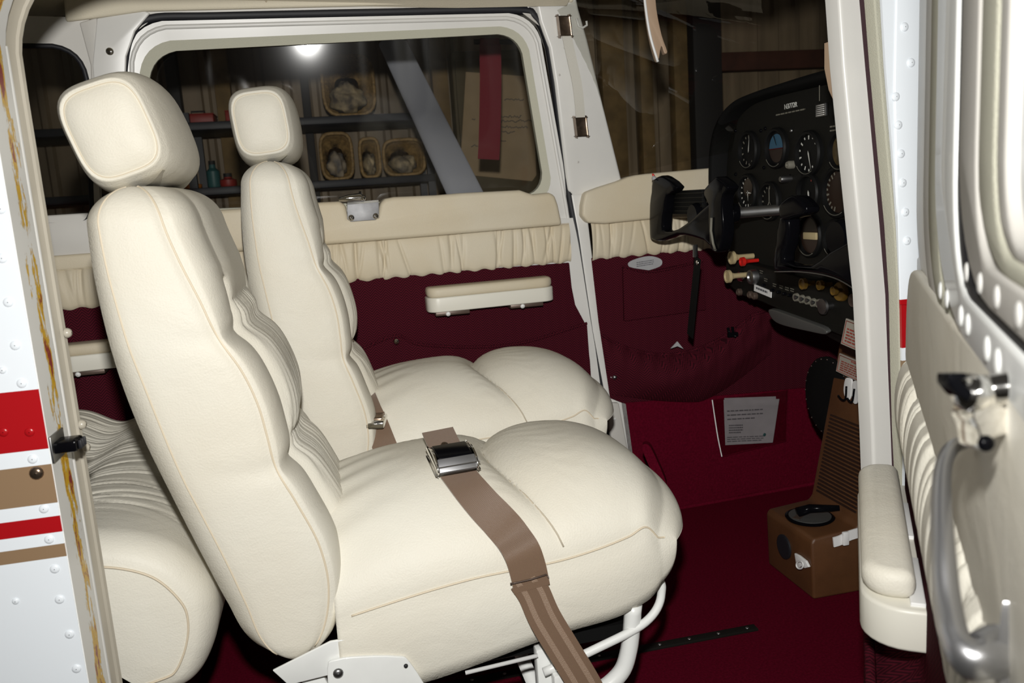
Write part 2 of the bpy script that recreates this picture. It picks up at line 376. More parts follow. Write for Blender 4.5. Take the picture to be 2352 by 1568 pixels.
# headliner: arched sheet from the far side over to the near side
yy = np.linspace(-0.50, 0.47, 25); xx = np.linspace(-1.3, 0.62, 30)
ZC = lambda y: 1.245+0.075*(1-np.abs((y+0.015)/0.485)**2.6)
A = np.array([[(x, y, ZC(y)) for y in yy] for x in xx]); B = A+np.array([0, 0, 0.012])
ceil = thing('ceiling', (0, 0, 1.25), 'cream fabric headliner over the cabin', kind='structure')
grid('headliner', A, 'headliner', ceil); grid('roof_skin', B, 'paint_white', ceil)
for px, py in ((612, 3), (215, 20)):
    p = onY(px, py, 0.45); tube('seam', [(p[0], y, ZC(y)-0.001) for y in np.linspace(-0.4, 0.466, 16)], 0.0022, 'piping', ceil, n=6)

# ------------------------------------------------------------------ far side wall
wl = thing('wall_left', (0.2, 0.52, 0.0), 'far cabin side wall with white posts and trim panels', kind='structure')
V_FU = -FU_N*0.03; V_FL = -FL_N*0.03
# roof rail along the top, rear post, forward post
slab('roof_rail', [FU(*p, 0.012) for p in [(140, -60), (1330, -60), (1318, 6), (1215, 8), (900, 12), (330, 26), (215, 42), (150, 50)]], V_FU, 'headliner', wl, 0.006)
slab('header', [FU(*p) for p in [(205, 30), (1215, -2), (1290, 20), (1275, 110), (1240, 60), (1195, 26), (900, 24), (350, 44), (305, 78), (289, 130), (284, 200), (282, 420), (225, 420), (222, 60)]], V_FU, 'paint_grey', wl)
slab('rear_post', [FU(*p, 0.006) for p in [(222, 42), (330, 24), (345, 30), (310, 72), (290, 130), (287, 200), (287, 420), (236, 420), (212, 150)]], V_FU, 'paint_white', wl, 0.003)
slab('post_channel', [FU(*p, 0.004) for p in [(182, 52), (222, 40), (236, 160), (238, 420), (214, 420), (208, 150)]], V_FU, 'paint_grey', wl, 0.003)
stud('screw', FU(252, 118, 0.006), FU_N, 0.0085, 0.004, 'chrome', wl)
ap = slab('forward_post', [FU(*p, 0.008) for p in [(1222, -40), (1318, -40), (1330, 20), (1350, 90), (1385, 235), (1430, 418), (1344, 448), (1320, 452), (1305, 440), (1275, 190), (1262, 110), (1240, 50)]], -FU_N*0.045, 'paint_white', wl, 0.008)
for px, py in ((1285, 172), (1328, 372), (1214, 15), (1297, 110)): stud('screw', FU(px, py, 0.009), FU_N, 0.003, 0.001, 'paint_grey', ap)
stud('snap', FU(1349, 447, 0.012), FU_N, 0.0075, 0.006, 'chrome', ap)
slab('jamb_strip', [FL(*p, 0.004) for p in [(1312, 446), (1344, 446), (1362, 596), (1380, 750), (1402, 910), (1440, 925), (1462, 1085), (1425, 1085), (1405, 990), (1362, 760), (1332, 560)]], V_FL, 'paint_white', wl, 0.004)
slab('sill_cover', [FL(*p, 0.016) for p in [(1398, 925), (1422, 925), (1448, 1062), (1418, 1062), (1400, 985)]], V_FL*0.6, 'paint_grey', wl, 0.004)
for q in ((1407, 940), (1412, 962), (1405, 865)): stud('screw', FL(*q, 0.017), FL_N, 0.004, 0.002, 'plastic_white', wl)
# black door seal in the gap round the far door
seal_px = spline([(284, 430), (285, 220), (288, 140), (303, 82), (345, 42), (500, 36), (900, 27), (1180, 22), (1228, 38), (1256, 90), (1272, 180), (1306, 440), (1330, 560), (1362, 760), (1402, 985), (1415, 1070)], 6)
tube('door_seal', [(FU(*p, -0.008) if p[1] < 440 else FL(*p, -0.008)) for p in seal_px], 0.011, 'rubber', wl, n=8)
# behind the rear side window
ring('rear_window_frame', [FU(*p, 0.0) for p in rquad([(-200, 30), (205, 40), (235, 560), (-200, 580)], [5]*4)],
     [FU(*p, 0.0) for p in rquad([(-180, 104), (196, 106), (212, 508), (-180, 520)], [20, 75, 30, 20])], V_FU, 'paint_grey', wl)
tube('rear_window_seal', [FU(*p, 0.001) for p in rquad([(-180, 104), (196, 106), (212, 508), (-180, 520)], [20, 75, 30, 20])], 0.005, 'rubber', wl, closed=True)
def wall_rect(name, x0, x1, z0, z1, o, material, parent, th=0.03, bevel=0.004, plane=None):
    def P(x, z):
        y = 0.5+0.06*x - (0.12*(z-0.83) if z > 0.83 else 0); return np.array([x, y, z])+FL_N*o
    return slab(name, [P(x0, z0), P(x1, z0), P(x1, z1), P(x0, z1)], -FL_N*th, material, parent, bevel)
wall_rect('rear_sill', -1.1, -0.36, 0.735, 0.83, 0.004, 'paint_grey', wl)
wall_rect('rear_trim', -1.1, -0.36, 0.708, 0.742, 0.012, 'leather_far_dim', wl, bevel=0.006)
def pleats(name, x0, x1, z0, z1, o, parent, seed, n=14, amp=0.006):
    """gathered leather band: soft vertical pleats pinched at the seams"""
    X = np.linspace(x0, x1, int((x1-x0)*420)); Zs = np.linspace(z0, z1, 22); r = np.random.default_rng(seed)
    cs = np.sort(r.uniform(x0, x1, int((x1-x0)*58))); wd = r.uniform(0.002, 0.005, len(cs)); am = r.uniform(0.3, 1.0, len(cs))*amp
    lean = r.normal(0, 0.006, len(cs)); ph = r.uniform(0, 1, len(cs))
    A = np.zeros((len(X), len(Zs), 3))
    for j, z in enumerate(Zs):
        t = (z-z0)/(z1-z0); h = 0.012*(4*t*(1-t))**0.5
        d = np.zeros_like(X)
        for c, wv, a, l, q in zip(cs, wd, am, lean, ph):
            k = np.exp(-((X-c-l*(t-0.5)*2)/wv)**2)
            fade = np.clip(1.3-abs(t-(0.05+0.9*(q > 0.5)))*(0.7+q*0.6), 0.1, 1)
            d = d-k*a*fade
        scal = 0.0025*np.sin(X*140+seed)*(1-t)*(1-t)
        A[:, j, 0] = X; A[:, j, 1] = 0.5+0.06*X-(o+h+d); A[:, j, 2] = z+scal
    return grid(name, A, 'leather_far_dim', parent)
pleats('gathered_band', -1.05, -0.36, 0.622, 0.712, 0.008, wl, 3, amp=0.005)
def fabric(name, pts, o, parent, th=0.02, bevel=0.003): return slab(name, pts, -FL_N*th, 'herringbone', parent, bevel)
wall_rect('rear_fabric', -1.1, -0.36, 0.10, 0.628, 0.006, 'herringbone', wl)
def armrest(parent, x0, x1, z, depth, plane_y, bx):
    """white base, padded leather top, two dark brackets with screw heads below"""
    a = thing('armrest', (0, 0, 0)) if parent is None else None
    Y = lambda x, o: plane_y(x)-o
    def outline(o0, dx):  # rounded plan outline
        r = 0.03; pts = []
        base = [(x0+dx, 0.0), (x1-dx, 0.0), (x1-dx, depth-dx), (x0+dx, depth-dx)]
        pts.append(base[0]); pts.append(base[1])
        for k in range(7):
            t = k/6*math.pi/2; pts.append((x1-dx-r+r*math.cos(t), depth-dx-r+r*math.sin(t)))
        for k in range(7):
            t = math.pi/2+k/6*math.pi/2; pts.append((x0+dx+r+r*math.cos(t), depth-dx-r+r*math.sin(t)))
        return pts
    b = slab('armrest', [(x, Y(x, o), z-0.024) for x, o in outline(0, 0)], (0, 0, -0.036), 'armrest_plastic', parent, 0.003)
    slab('armrest_pad', [(x, Y(x, o), z) for x, o in outline(0, 0.002)], (0, 0, -0.025), 'leather_far_dim', b, 0.009, 4)
    for q in bx:
        box('bracket', (q, Y(q, depth*0.5), z-0.065), (0.085, depth*0.8, 0.010), 'bracket_brown', b, 0.002)
        stud('screw', (q-0.012, Y(q, depth*0.93), z-0.066), (0, -1, -0.4), 0.006, 0.004, 'plastic_white', b)
    return b
far_y = lambda x: 0.5+0.06*x
armrest(wl, -0.86, -0.45, 0.548, 0.065, far_y, (-0.55, -0.76))
# forward trim between post and instrument panel
slab('sill_pad', [FL(*p, 0.03) for p in spline([(1343, 452), (1360, 436), (1420, 416), (1460, 402), (1560, 392), (1720, 378), (1790, 372), (1790, 490), (1660, 496), (1500, 503), (1352, 512)], 3, True)], -FL_N*0.05, 'leather_far_dim', wl, 0.012)
pleats('gathered_band', 0.672, 1.08, 0.626, 0.724, 0.006, wl, 11, amp=0.006)
fabric('side_fabric', [FL(*p, 0.006) for p in [(1358, 592), (1700, 566), (1900, 552), (1960, 880), (1700, 905), (1430, 926), (1402, 915), (1375, 740)]], 0, wl)
pk = fabric('map_pocket', [FL(*p, 0.016) for p in [(1432, 612), (1500, 622), (1615, 598), (1622, 712), (1435, 738)]], 0, wl, 0.012, 0.003)
tube('pocket_edge', [FL(*p, 0.017) for p in spline([(1432, 612), (1500, 624), (1615, 598)], 5)], 0.003, 'herringbone', pk)
# lower bulging pocket
nu, nv = 60, 26; A = np.zeros((nu, nv, 3))
for i in range(nu):
    t = i/(nu-1); xt = 1385+t*(1775-1385); yt = 770+52*math.sin(math.pi*min(1, t*1.15))**0.8-62*t**2.2
    xb = 1400+t*(1770-1400); yb = 905+18*math.sin(math.pi*t)-120*max(0, t-0.55)**1.3*2.2
    for j in range(nv):
        s = j/(nv-1); px, py = xt*(1-s)+xb*s, yt*(1-s)+yb*s
        o = 0.012+0.052*math.sin(math.pi*t)**0.7*(math.sin(math.pi*s*0.96+0.10)**0.8)+0.004*math.sin(t*70+3*s)*(1-s)*(1-s)
        o += 0.006*math.sin(9*t+7*s*(0.6+t))*s*(1-s)*2
        A[i, j] = FL(px, py, o)
pk2 = grid('lower_pocket', A, 'herringbone', wl)
tube('pocket_edge', A[:, 0], 0.004, 'herringbone', pk2)
stud('snap', FL(1412, 866, 0.03), FL_N, 0.006, 0.005, 'steel', pk2)
slab('kick_panel', [FL(*p, 0.004) for p in [(1425, 918), (1975, 862), (1985, 1115), (1880, 1118), (1560, 1180), (1462, 1180)]], V_FL, 'carpet', wl, 0.002)
tube('carpet_binding', [FL(*p, 0.008) for p in [(1556, 1168), (1700, 1142), (1880, 1108)]], 0.006, 'carpet', wl)
slab('carpet_flap', [at(*p, 1.95) for p in spline([(1475, 1030), (1490, 1022), (1510, 1060), (1530, 1110), (1522, 1125), (1505, 1100)], 4, True)], (0.01, 0.02, 0), 'carpet', wl)

# ------------------------------------------------------------------ far door
d1 = thing('door_1', (0.15, 0.5, 0.1), 'closed far cabin door with framed window, cream trim and maroon fabric', kind='structure')
white_o = rquad([(292, 50), (1231, 29), (1326, 560), (292, 580)], [80, 62, 8, 8]); seal_o = rquad([(321, 96), (1206, 58), (1274, 462), (321, 500)], [70, 58, 55, 40])
glass_o = rquad([(343, 120), (1192, 76), (1254, 448), (343, 486)], [62, 48, 52, 40])
ring('door_frame', [FU(*p, 0.0) for p in white_o], [FU(*p, -0.004) for p in seal_o], V_FU, 'paint_white', d1)
mid = rquad([(303, 64), (1223, 40), (1312, 540), (303, 560)], [78, 60, 10, 10])
tube('frame_bead', [FU(*p, -0.001) for p in mid[:]], 0.005, 'paint_white', d1, closed=True)
ring('window_seal', [FU(*p, -0.002) for p in seal_o], [FU(*p, -0.008) for p in glass_o], V_FU*0.5, 'seal_grey', d1)
# window pane, bulged outwards
gx = np.linspace(-0.50, 0.66, 40); gz = np.linspace(0.76, 1.26, 26); A = np.zeros((40, 26, 3))
for i, x in enumerate(gx):
    for j, z in enumerate(gz):
        base = FU_P+np.array([x, 0.06*x-0.12*(z-0.83), z-0.83]); u = (x-0.10)/0.58; v = (z-1.0)/0.26
        A[i, j] = base-FU_N*(0.034-0.068*(x-0.12)*0.92-0.016*(z-1.0)+0.006*(1-u*u)*(1-v*v*0.8))
pane = grid('pane', A, 'window_glass', d1)
# upper padded trim with the notch of the latch
slab('upper_trim', [FL(*p, 0.032) for p in [(285, 500), (470, 484), (560, 478), (740, 464), (780, 462), (795, 470), (800, 500), (868, 496), (873, 466), (885, 456), (905, 452), (1000, 448), (1060, 443), (1195, 436), (1212, 442), (1225, 446), (1262, 442), (1276, 448), (1283, 470), (1293, 517), (1150, 529), (1000, 542), (740, 563), (560, 577), (285, 600)]], -FL_N*0.055, 'leather_far_dim', d1, 0.010, 4)
pleats('gathered_band', -0.36, 0.612, 0.626, 0.724, 0.008, d1, 5, amp=0.007)
tube('trim_seam', [np.array([x, 0.5+0.06*x, 0.7245])+FL_N*0.013 for x in np.linspace(-0.36, 0.61, 60)], 0.002, 'seam', d1, n=6)
fabric('fabric_panel', [FL(*p, 0.006) for p in [(285, 690), (760, 644), (1308, 603), (1314, 660), (1322, 700), (1346, 745), (1356, 830), (1363, 935), (1300, 1060), (600, 1110), (285, 1140)]], 0, d1)
slab('door_lower', [FL(*p, 0.001) for p in [(285, 560), (1318, 500), (1332, 560), (1362, 760), (1392, 980), (1392, 1060), (285, 1180)]], V_FL, 'paint_white', d1)
# map pocket with its loose gathered top
nu, nv = 70, 16; A = np.zeros((nu, nv, 3))
top = spline([(640, 850), (780, 822), (905, 772), (960, 790), (1080, 797), (1200, 787), (1348, 742)], 14); bot = spline([(640, 1080), (900, 1060), (1100, 1050), (1362, 935)], 28)
ti = np.linspace(0, len(top)-1, nu).astype(int); bi = np.linspace(0, len(bot)-1, nu).astype(int)
for i in range(nu):
    t = i/(nu-1)
    for j in range(nv):
        s = j/(nv-1); p = top[ti[i]]*(1-s)+bot[bi[i]]*s
        A[i, j] = FL(*p, 0.010+0.020*math.sin(math.pi*t)*(1-s*0.6)+0.0035*math.sin(26*t+4*s)*math.sin(math.pi*t)+0.006*math.exp(-((t-0.62-0.02*s)/0.01)**2))
pk = grid('door_pocket', A, 'herringbone', d1); tube('pocket_edge', A[:, 0], 0.0035, 'herringbone', pk)
stud('snap', FL(910, 784, 0.034), FL_N, 0.0085, 0.010, 'chrome', pk)
a = onY(982, 690, 0.45); b = onY(1275, 665, 0.465)
armrest(d1, a[0], b[0], 0.597, 0.07, far_y, (a[0]+0.06, b[0]-0.075))
# window latch
lt = slab('latch_plate', [FL(*p, 0.038) for p in [(797, 468), (870, 463), (871, 500), (862, 505), (806, 509), (798, 503)]], -FL_N*0.004, 'plate_metal', d1, 0.001)
for q in ((807, 500), (863, 496)): stud('screw', FL(*q, 0.038), FL_N, 0.0075, 0.004, 'chrome', lt)
slab('latch_bridge', [FL(*p, 0.040) for p in [(797, 470), (870, 464), (869, 459), (798, 465)]], -FL_N*0.02, 'chrome', lt)
tube('latch_lever', [FL(*p, 0.048) for p in [(778, 458), (800, 455), (826, 453), (838, 457)]], [0.004, 0.008, 0.010, 0.007], 'chrome', lt)
stud('latch_pivot', FL(834, 455, 0.052), FL_N, 0.007, 0.008, 'chrome', lt)
tube('latch_pin', [FL(827, 440, 0.03), FL(828, 456, 0.035)], 0.003, 'chrome', lt)

# ------------------------------------------------------------------ near side wall (right side of the aircraft): skin, jamb, posts
wr = thing('wall_right', (-0.32, -0.55, FLOOR_Z), 'near fuselage side with striped white skin and door jambs', kind='structure')
SKY, JX = -0.580, -0.320
sk = box('skin', ((JX-1.3)/2, SKY+0.002, 0.50), (JX+1.3, 0.004, 1.8), 'striped_skin', wr)
riv = [(2, 480), (5, 593), (19, 694), (35, 793), (50, 880), (6, 850), (68, 992), (8, 992), (75, 1054), (101, 1168), (113, 1238), (126, 1306), (137, 1376), (160, 1456), (176, 1535), (36, 1380)]
for q in riv: stud('rivet', onY(*q, SKY), (0, -1, 0), 0.0052 if q not in ((36, 1380), (6, 850)) else 0.0038, 0.0019, 'skin_red' if 900 < q[1] < 1040 else 'skin_white', sk)
stud('screw', onY(84, 1086, SKY), (0, -1, 0), 0.0075, 0.004, 'bronze_cap', sk)
# jamb: return face, channel, bead; the outline turns over the doorway's rounded top corner
cx, cz, cr = -0.19, 0.985, 0.13
path = [(JX, -0.12)]+[(JX, z) for z in np.linspace(0.0, 0.95, 12)]+[(cx-cr*math.cos(t), cz+cr*math.sin(t)) for t in np.linspace(0.1, math.pi/2, 12)]+[(0.45, cz+cr), (0.62, cz+cr)]
def sweep(name, sect, material, parent):
    """sect: list of (out, y): out = distance into the fuselage from the doorway edge path"""
    P = np.array(path); A = np.zeros((len(P), len(sect), 3))
    for i in range(len(P)):
        t = unit(np.r_[P[min(i+1, len(P)-1)]-P[max(i-1, 0)], 0])[:2]; nn = np.array([-t[1], t[0]])
        for k, (o, y) in enumerate(sect):
            q = P[i]+nn*o; A[i, k] = (q[0], y, q[1])
    o = grid(name, A, material, parent, cv=True, cap0=True, cap1=True); o.data.set_sharp_from_angle(angle=math.radians(35)); return o
sweep('jamb_face', [(-0.001, SKY+0.001), (-0.001, -0.511), (0.03, -0.511), (0.03, SKY+0.006)], 'chipped_paint', wr)
sweep('jamb_channel', [(0.004, -0.512), (0.006, -0.490), (0.0, -0.478), (0.03, -0.478), (0.03, -0.512)], 'jamb_greige', wr)
sweep('jamb_bead', [(-0.004+0.009*(1-math.cos(t)), -0.469+0.009*math.sin(t)) for t in np.linspace(0, 2*math.pi, 11)[:-1]], 'jamb_greige', wr)
tb = [(JX-0.002, -0.503, z) for z in np.linspace(-0.1, 1.0, 8)]
tube('jamb_rib', tb, 0.0035, 'paint_white', wr)
for q in ((114, 768), (156, 978), (172, 1030)): stud('dimple', (JX+0.006, -0.475, onY(*q, -0.475)[2]), (1, -0.3, 0), 0.006, 0.006, 'jamb_greige', wr)
# roof above the doorway
box('roof_edge', (-0.2, -0.545, 1.24), (1.96, 0.07, 0.24), 'paint_white', wr, 0.02)
# striker bolt on the jamb
sb = box('striker_bolt', (JX+0.012, -0.558, onY(130, 1024, -0.56)[2]), (0.028, 0.030, 0.013), 'black_gloss', wr, 0.003)
for k in range(3): box('ridge', (JX+0.028, -0.565+0.008*k, onY(130, 1024, -0.56)[2]), (0.004, 0.003, 0.010), 'rubber', sb, 0.001)
box('striker_plate', (JX+0.002, -0.556, onY(130, 1024, -0.56)[2]), (0.003, 0.046, 0.030), 'steel', sb, 0.001)
# forward door post (near side)
def vstrip(name, ypl, left, right, rows, th, material, bevel=0.0, o=None):
    """vertical strip traced down both edges on the plane y = ypl"""
    A = []
    for (xa, ya), (xb, yb) in zip(left, right):
        p, q = onY(xa, ya, ypl), onY(xb, yb, ypl); e = bevel; u = unit(q-p); d = np.array([0, 1.0, 0])
        A.append([p+d*e, p+u*e*0.3+d*e*0.3, p+u*e, p+u*e*1.6, q-u*e*1.6, q-u*e, q-u*e*0.3+d*e*0.3, q+d*e, q+d*th, p+d*th])
    ob = grid(name, np.array(A), material, o or wr, cv=True, cap0=True, cap1=True); ob.data.set_sharp_from_angle(angle=math.radians(50)); return ob
post = vstrip('forward_door_post', -0.50, [(1905, -330), (1922, -60), (1936, 150), (1955, 350), (1972, 520), (1988, 680), (1996, 850), (2003, 1000), (2008, 1150), (2012, 1260)], [(1970, -330), (1988, -60), (2004, 150), (2022, 350), (2037, 520), (2050, 680), (2056, 850), (2062, 1000), (2068, 1150), (2072, 1260)], 9, 0.03, 'paint_white', 0.004)
vstrip('post_flange', -0.515, [(1985, -60), (2003, 150), (2021, 350), (2036, 520), (2049, 680), (2055, 850), (2061, 1000), (2072, 1300)], [(2005, -60), (2022, 150), (2040, 350), (2055, 520), (2070, 680), (2078, 850), (2082, 1000), (2095, 1300)], 8, 0.03, 'seal_maroon', 0.004)
vstrip('jamb_edge', -0.545, [(2003, -60), (2019, 150), (2037, 350), (2053, 520), (2063, 680), (2066, 850), (2070, 1000), (2085, 1300)], [(2024, -60), (2036, 150), (2052, 350), (2064, 520), (2076, 680), (2090, 850), (2100, 1000), (2120, 1300)], 8, 0.02, 'seal_grey', 0.002)
vstrip('near_visor', -0.46, [(1922, 90), (1922, 150), (1932, 200), (1950, 240)], [(1935, 90), (1945, 150), (1952, 200), (1956, 240)], 4, 0.03, 'visor_tan', 0.004)  # edge of the right sun visor, beside the door post
vstrip('windlace', -0.47, [(1990, 690), (1992, 800), (1996, 850)], [(2003, 690), (2003, 800), (2003, 880)], 3, 0.02, 'leather', 0.004)
p0, p1 = onY(2008, 870, -0.475), onY(2020, 1110, -0.475)
tube('windlace_cord', [p0, p1], 0.006, 'herringbone', wr)
L = [onY(x, y, SKY-0.002) for x, y in [(2022, -60), (2034, 150), (2050, 350), (2062, 520), (2070, 680), (2073, 850), (2078, 1000)]]
R = [np.array([1.30, SKY-0.002, z]) for z in (1.0, 0.36)]; L = L+[onY(2078, 1000, SKY-0.002)+np.array([0, 0, -0.3])]; R[1][2] = L[-1][2]
fs = slab('forward_skin', L+R[::-1], (0, 0.004, 0), 'striped_skin', wr)
slab('lap_strip', [onY(x, y, SKY-0.004) for x, y in [(2062, -60), (2056, 200), (2060, 400), (2068, 700), (2110, 700), (2118, 350), (2120, -60)]], (0, 0.003, 0), 'striped_skin', fs, 0.0008)
for q in ((2077, 62), (2092, 144), (2057, 222), (2063, 287), (2069, 353), (2073, 420), (2079, 487), (2083, 553)): stud('rivet', onY(*q, SKY-0.004), (0, -1, 0), 0.0058, 0.0024, 'skin_white', fs)
box('door_sill', (0.2, -0.515, FLOOR_Z+0.005), (1.1, 0.05, 0.05), 'leather', wr, 0.012)

# ------------------------------------------------------------------ near door, standing open
d2 = thing('door_2', DP(0.0, -0.25), 'open near cabin door with riveted window frame, cream trim and armrest', kind='structure')
VD = -DN*0.02
def dslab(name, pts, o, th, material, parent, bevel=0.0): return slab(name, [DP(s, z, o) for s, z in pts], -DN*th, material, parent, bevel)
def dsz(px, py, o=0):
    p = DPX(px, py, o)-DH; return (float(np.dot(p, DD)), float(p[2]))
dslab('outer_skin', [(0.0, -0.28), (0.95, -0.28), (0.95, 0.73), (0.0, 0.73)], -0.03, 0.004, 'striped_skin', d2)
dslab('lower_core', [(0.012, -0.26), (0.94, -0.26), (0.94, 0.69), (0.012, 0.69)], -0.004, 0.024, 'paint_white', d2, 0.004)
# window frame bands: front upright turning into the belt line, with rivets
def band(name, s0, s1, zb0, zb1, o, th, material, corner, bevel=0.003):
    """L-shaped strip: upright between s0..s1, bent along the belt between heights zb0..zb1"""
    top = 1.10; r = corner; pts = [(s0, top)]
    for t in np.linspace(0, math.pi/2, 9): pts.append((s0+r+(s1-s0)-(r+(s1-s0))*math.cos(t), zb0+r+(zb1-zb0)-(r+(zb1-zb0))*math.sin(t)))
    pts += [(0.94, zb0), (0.94, zb1)]
    for t in np.linspace(math.pi/2, 0, 9): pts.append((s1+r-r*math.cos(t), zb1+r-r*math.sin(t)))
    pts.append((s1, top)); return dslab(name, pts, o, th, material, d2, bevel)
band('frame_flange', 0.045, 0.21, 0.655, 0.67, 0.000, 0.02, 'paint_white', 0.10)
band('frame_groove', 0.20, 0.30, 0.665, 0.68, 0.004, 0.02, 'paint_grey', 0.10)
band('frame_piping', 0.285, 0.385, 0.672, 0.69, 0.006, 0.02, 'seal_grey', 0.09, 0.006)
f1 = band('inner_frame', 0.375, 0.515, 0.688, 0.716, 0.008, 0.025, 'paint_bracket', 0.09)
band('frame_gap', 0.505, 0.545, 0.712, 0.724, 0.005, 0.02, 'rubber', 0.07)
f2 = band('window_retainer', 0.54, 0.62, 0.722, 0.744, 0.007, 0.02, 'paint_grey', 0.07)
band('window_piping', 0.61, 0.675, 0.742, 0.754, 0.005, 0.02, 'seal_grey', 0.06, 0.004)
band('window_bead', 0.665, 0.70, 0.752, 0.76, 0.003, 0.02, 'paint_grey', 0.05)
for s in (0.45, 0.50, 0.585, 0.62, 0.70, 0.735, 0.82, 0.86): stud('rivet', DP(s, 0.702, 0.008), DN, 0.0075, 0.0022, 'paint_bracket', f1)
for s in (0.60, 0.66, 0.72, 0.78, 0.84): stud('rivet', DP(s, 0.733, 0.007), DN, 0.0065, 0.0020, 'paint_white', f2)
slab('top_rail', [DP(s, z, 0.004) for s, z in [(0.045, 1.09), (0.94, 1.09), (0.94, 1.14), (0.06, 1.14)]], -DN*0.03, 'paint_white', d2, 0.004)
dslab('rear_upright', [(0.90, 0.70), (0.94, 0.70), (0.94, 1.12), (0.90, 1.12)], 0.002, 0.02, 'paint_white', d2, 0.003)
A = np.array([[DP(s, z, -0.004) for z in np.linspace(0.75, 1.12, 8)] for s in np.linspace(0.66, 0.96, 8)])
grid('pane', A, 'door_glass', d2)
# upper padded trim, gathered band, fabric
ut = slab('upper_trim', [DP(s, z, 0.008) for s, z in spline([(0.012, 0.58), (0.022, 0.63), (0.06, 0.670), (0.13, 0.685), (0.25, 0.686), (0.5, 0.688), (0.93, 0.688), (0.93, 0.553), (0.45, 0.553), (0.10, 0.553), (0.02, 0.553)], 4, True)], -DN*0.02, 'leather', d2, 0.005)
X = np.linspace(0.006, 0.93, 330); Zs = np.linspace(0.445, 0.555, 18); r = np.random.default_rng(21)
cs = np.sort(r.uniform(0, 0.93, 44)); wd = r.uniform(0.003, 0.006, 44); am = r.uniform(0.5, 1, 44)*0.010; A = np.zeros((330, 18, 3))
for j, z in enumerate(Zs):
    t = (z-0.445)/0.11; d = sum(-a_*np.exp(-((X-c-0.012*(t-0.5))/w_)**2) for c, w_, a_ in zip(cs, wd, am))
    for i in range(330): A[i, j] = DP(X[i], z, 0.004+0.017*(4*t*(1-t)+0.02)**0.5+d[i]*(0.4+0.6*t))
grid('gathered_band', A, 'leather', d2)
X = np.linspace(0.006, 0.93, 120); Zs = np.linspace(-0.22, 0.45, 60); A = np.zeros((120, 60, 3))
for i, s in enumerate(X):
    for j, z in enumerate(Zs):
        pocket = 0.050*min(1, (s+0.02)/0.12)/(1+math.exp((z-0.27)/0.008))
        o = 0.006+pocket+0.004*math.sin(40*s+6*math.sin(9*z))*(z < 0.24)
        A[i, j] = DP(s, z, o)
fp = grid('fabric_panel', A, 'herringbone', d2)
tube('pocket_edge', [DP(s, 0.262+0.004*math.sin(30*s), 0.010+0.045*min(1, (s+0.02)/0.12)) for s in np.linspace(0.01, 0.93, 50)], 0.006, 'herringbone', fp)
# armrest of the open door
def dplan(s0, s1, depth, r, dx=0.0):
    pts = [(s0+dx, 0.0), (s1-dx, 0.0)]
    for k in range(8): t = k/7*math.pi/2; pts.append((s1-dx-r+r*math.cos(t), depth-dx-r+r*math.sin(t)))
    for k in range(8): t = math.pi/2+k/7*math.pi/2; pts.append((s0+dx+r+r*math.cos(t), depth-dx-r+r*math.sin(t)))
    return pts
AZ = 0.392
ar = slab('armrest', [DP(s, AZ-0.020, o) for s, o in dplan(-0.01, 0.36, 0.066, 0.045)], (0, 0, -0.045), 'armrest_plastic', d2, 0.004)
slab('armrest_pad', [DP(s, AZ+0.012, o+0.014) for s, o in dplan(-0.01, 0.345, 0.052, 0.03, 0.001)], (0, 0, -0.032), 'leather', ar, 0.013, 4)
for k, s in enumerate((0.13, 0.30)):
    g = slab('perforated_plate', [DP(s-0.06, AZ-0.016, 0.004), DP(s+0.05, AZ-0.016, 0.004), DP(s+0.05, AZ-0.016, 0.020), DP(s-0.06, AZ-0.016, 0.020)], (0, 0, -0.006), 'plastic_white', ar, 0.001)
# pull handle and window latch
hp = [at(2222, 1012, 0.50), at(2186, 1030, 0.485), at(2166, 1075, 0.47), at(2162, 1160, 0.45), at(2166, 1270, 0.43), at(2176, 1380, 0.415), at(2196, 1470, 0.40), at(2240, 1510, 0.395), at(2300, 1495, 0.40)]
hd = tube('pull_handle', spline(hp, 6), [0.0042+0.0003*k for k in range(5)]*1+[0.006]*38+[0.0085]*4+[0.010]*2, 'satin_metal', d2, n=12) if False else tube('pull_handle', spline(hp, 6), np.interp(np.linspace(0, 1, 49), [0, 0.2, 0.75, 0.85, 1], [0.004, 0.0045, 0.007, 0.011, 0.013]), 'satin_metal', d2, n=12)
slab('handle_boss', [at(*p, 0.39) for p in spline([(2305, 1380), (2325, 1390), (2338, 1440), (2345, 1600), (2300, 1600), (2292, 1500), (2296, 1420)], 4, True)], DN*-0.02, 'satin_metal', hd, 0.003)
la = tube('window_latch', spline([at(2196, 888, 0.40), at(2228, 902, 0.40), at(2270, 896, 0.40), at(2330, 890, 0.395), at(2400, 886, 0.39)], 5), np.interp(np.linspace(0, 1, 21), [0, 0.25, 0.5, 1], [0.005, 0.010, 0.0075, 0.009]), 'chrome', d2, n=12)
slab('latch_tip', [at(*p, 0.392) for p in [(2180, 858), (2222, 856), (2226, 866), (2208, 874), (2236, 900), (2228, 925), (2200, 905), (2180, 880)]], CF*0.012, 'black_gloss', la, 0.002)
slab('latch_leg', [at(*p, 0.396) for p in spline([(2258, 915), (2285, 912), (2330, 960), (2352, 985), (2300, 1000), (2278, 1010), (2270, 1035), (2255, 1030), (2248, 985), (2235, 950)], 3, True)], CF*0.02, 'chrome', la, 0.004)
stud('latch_screw', at(2264, 1018, 0.39), -CF, 0.004, 0.003, 'black_gloss', la)
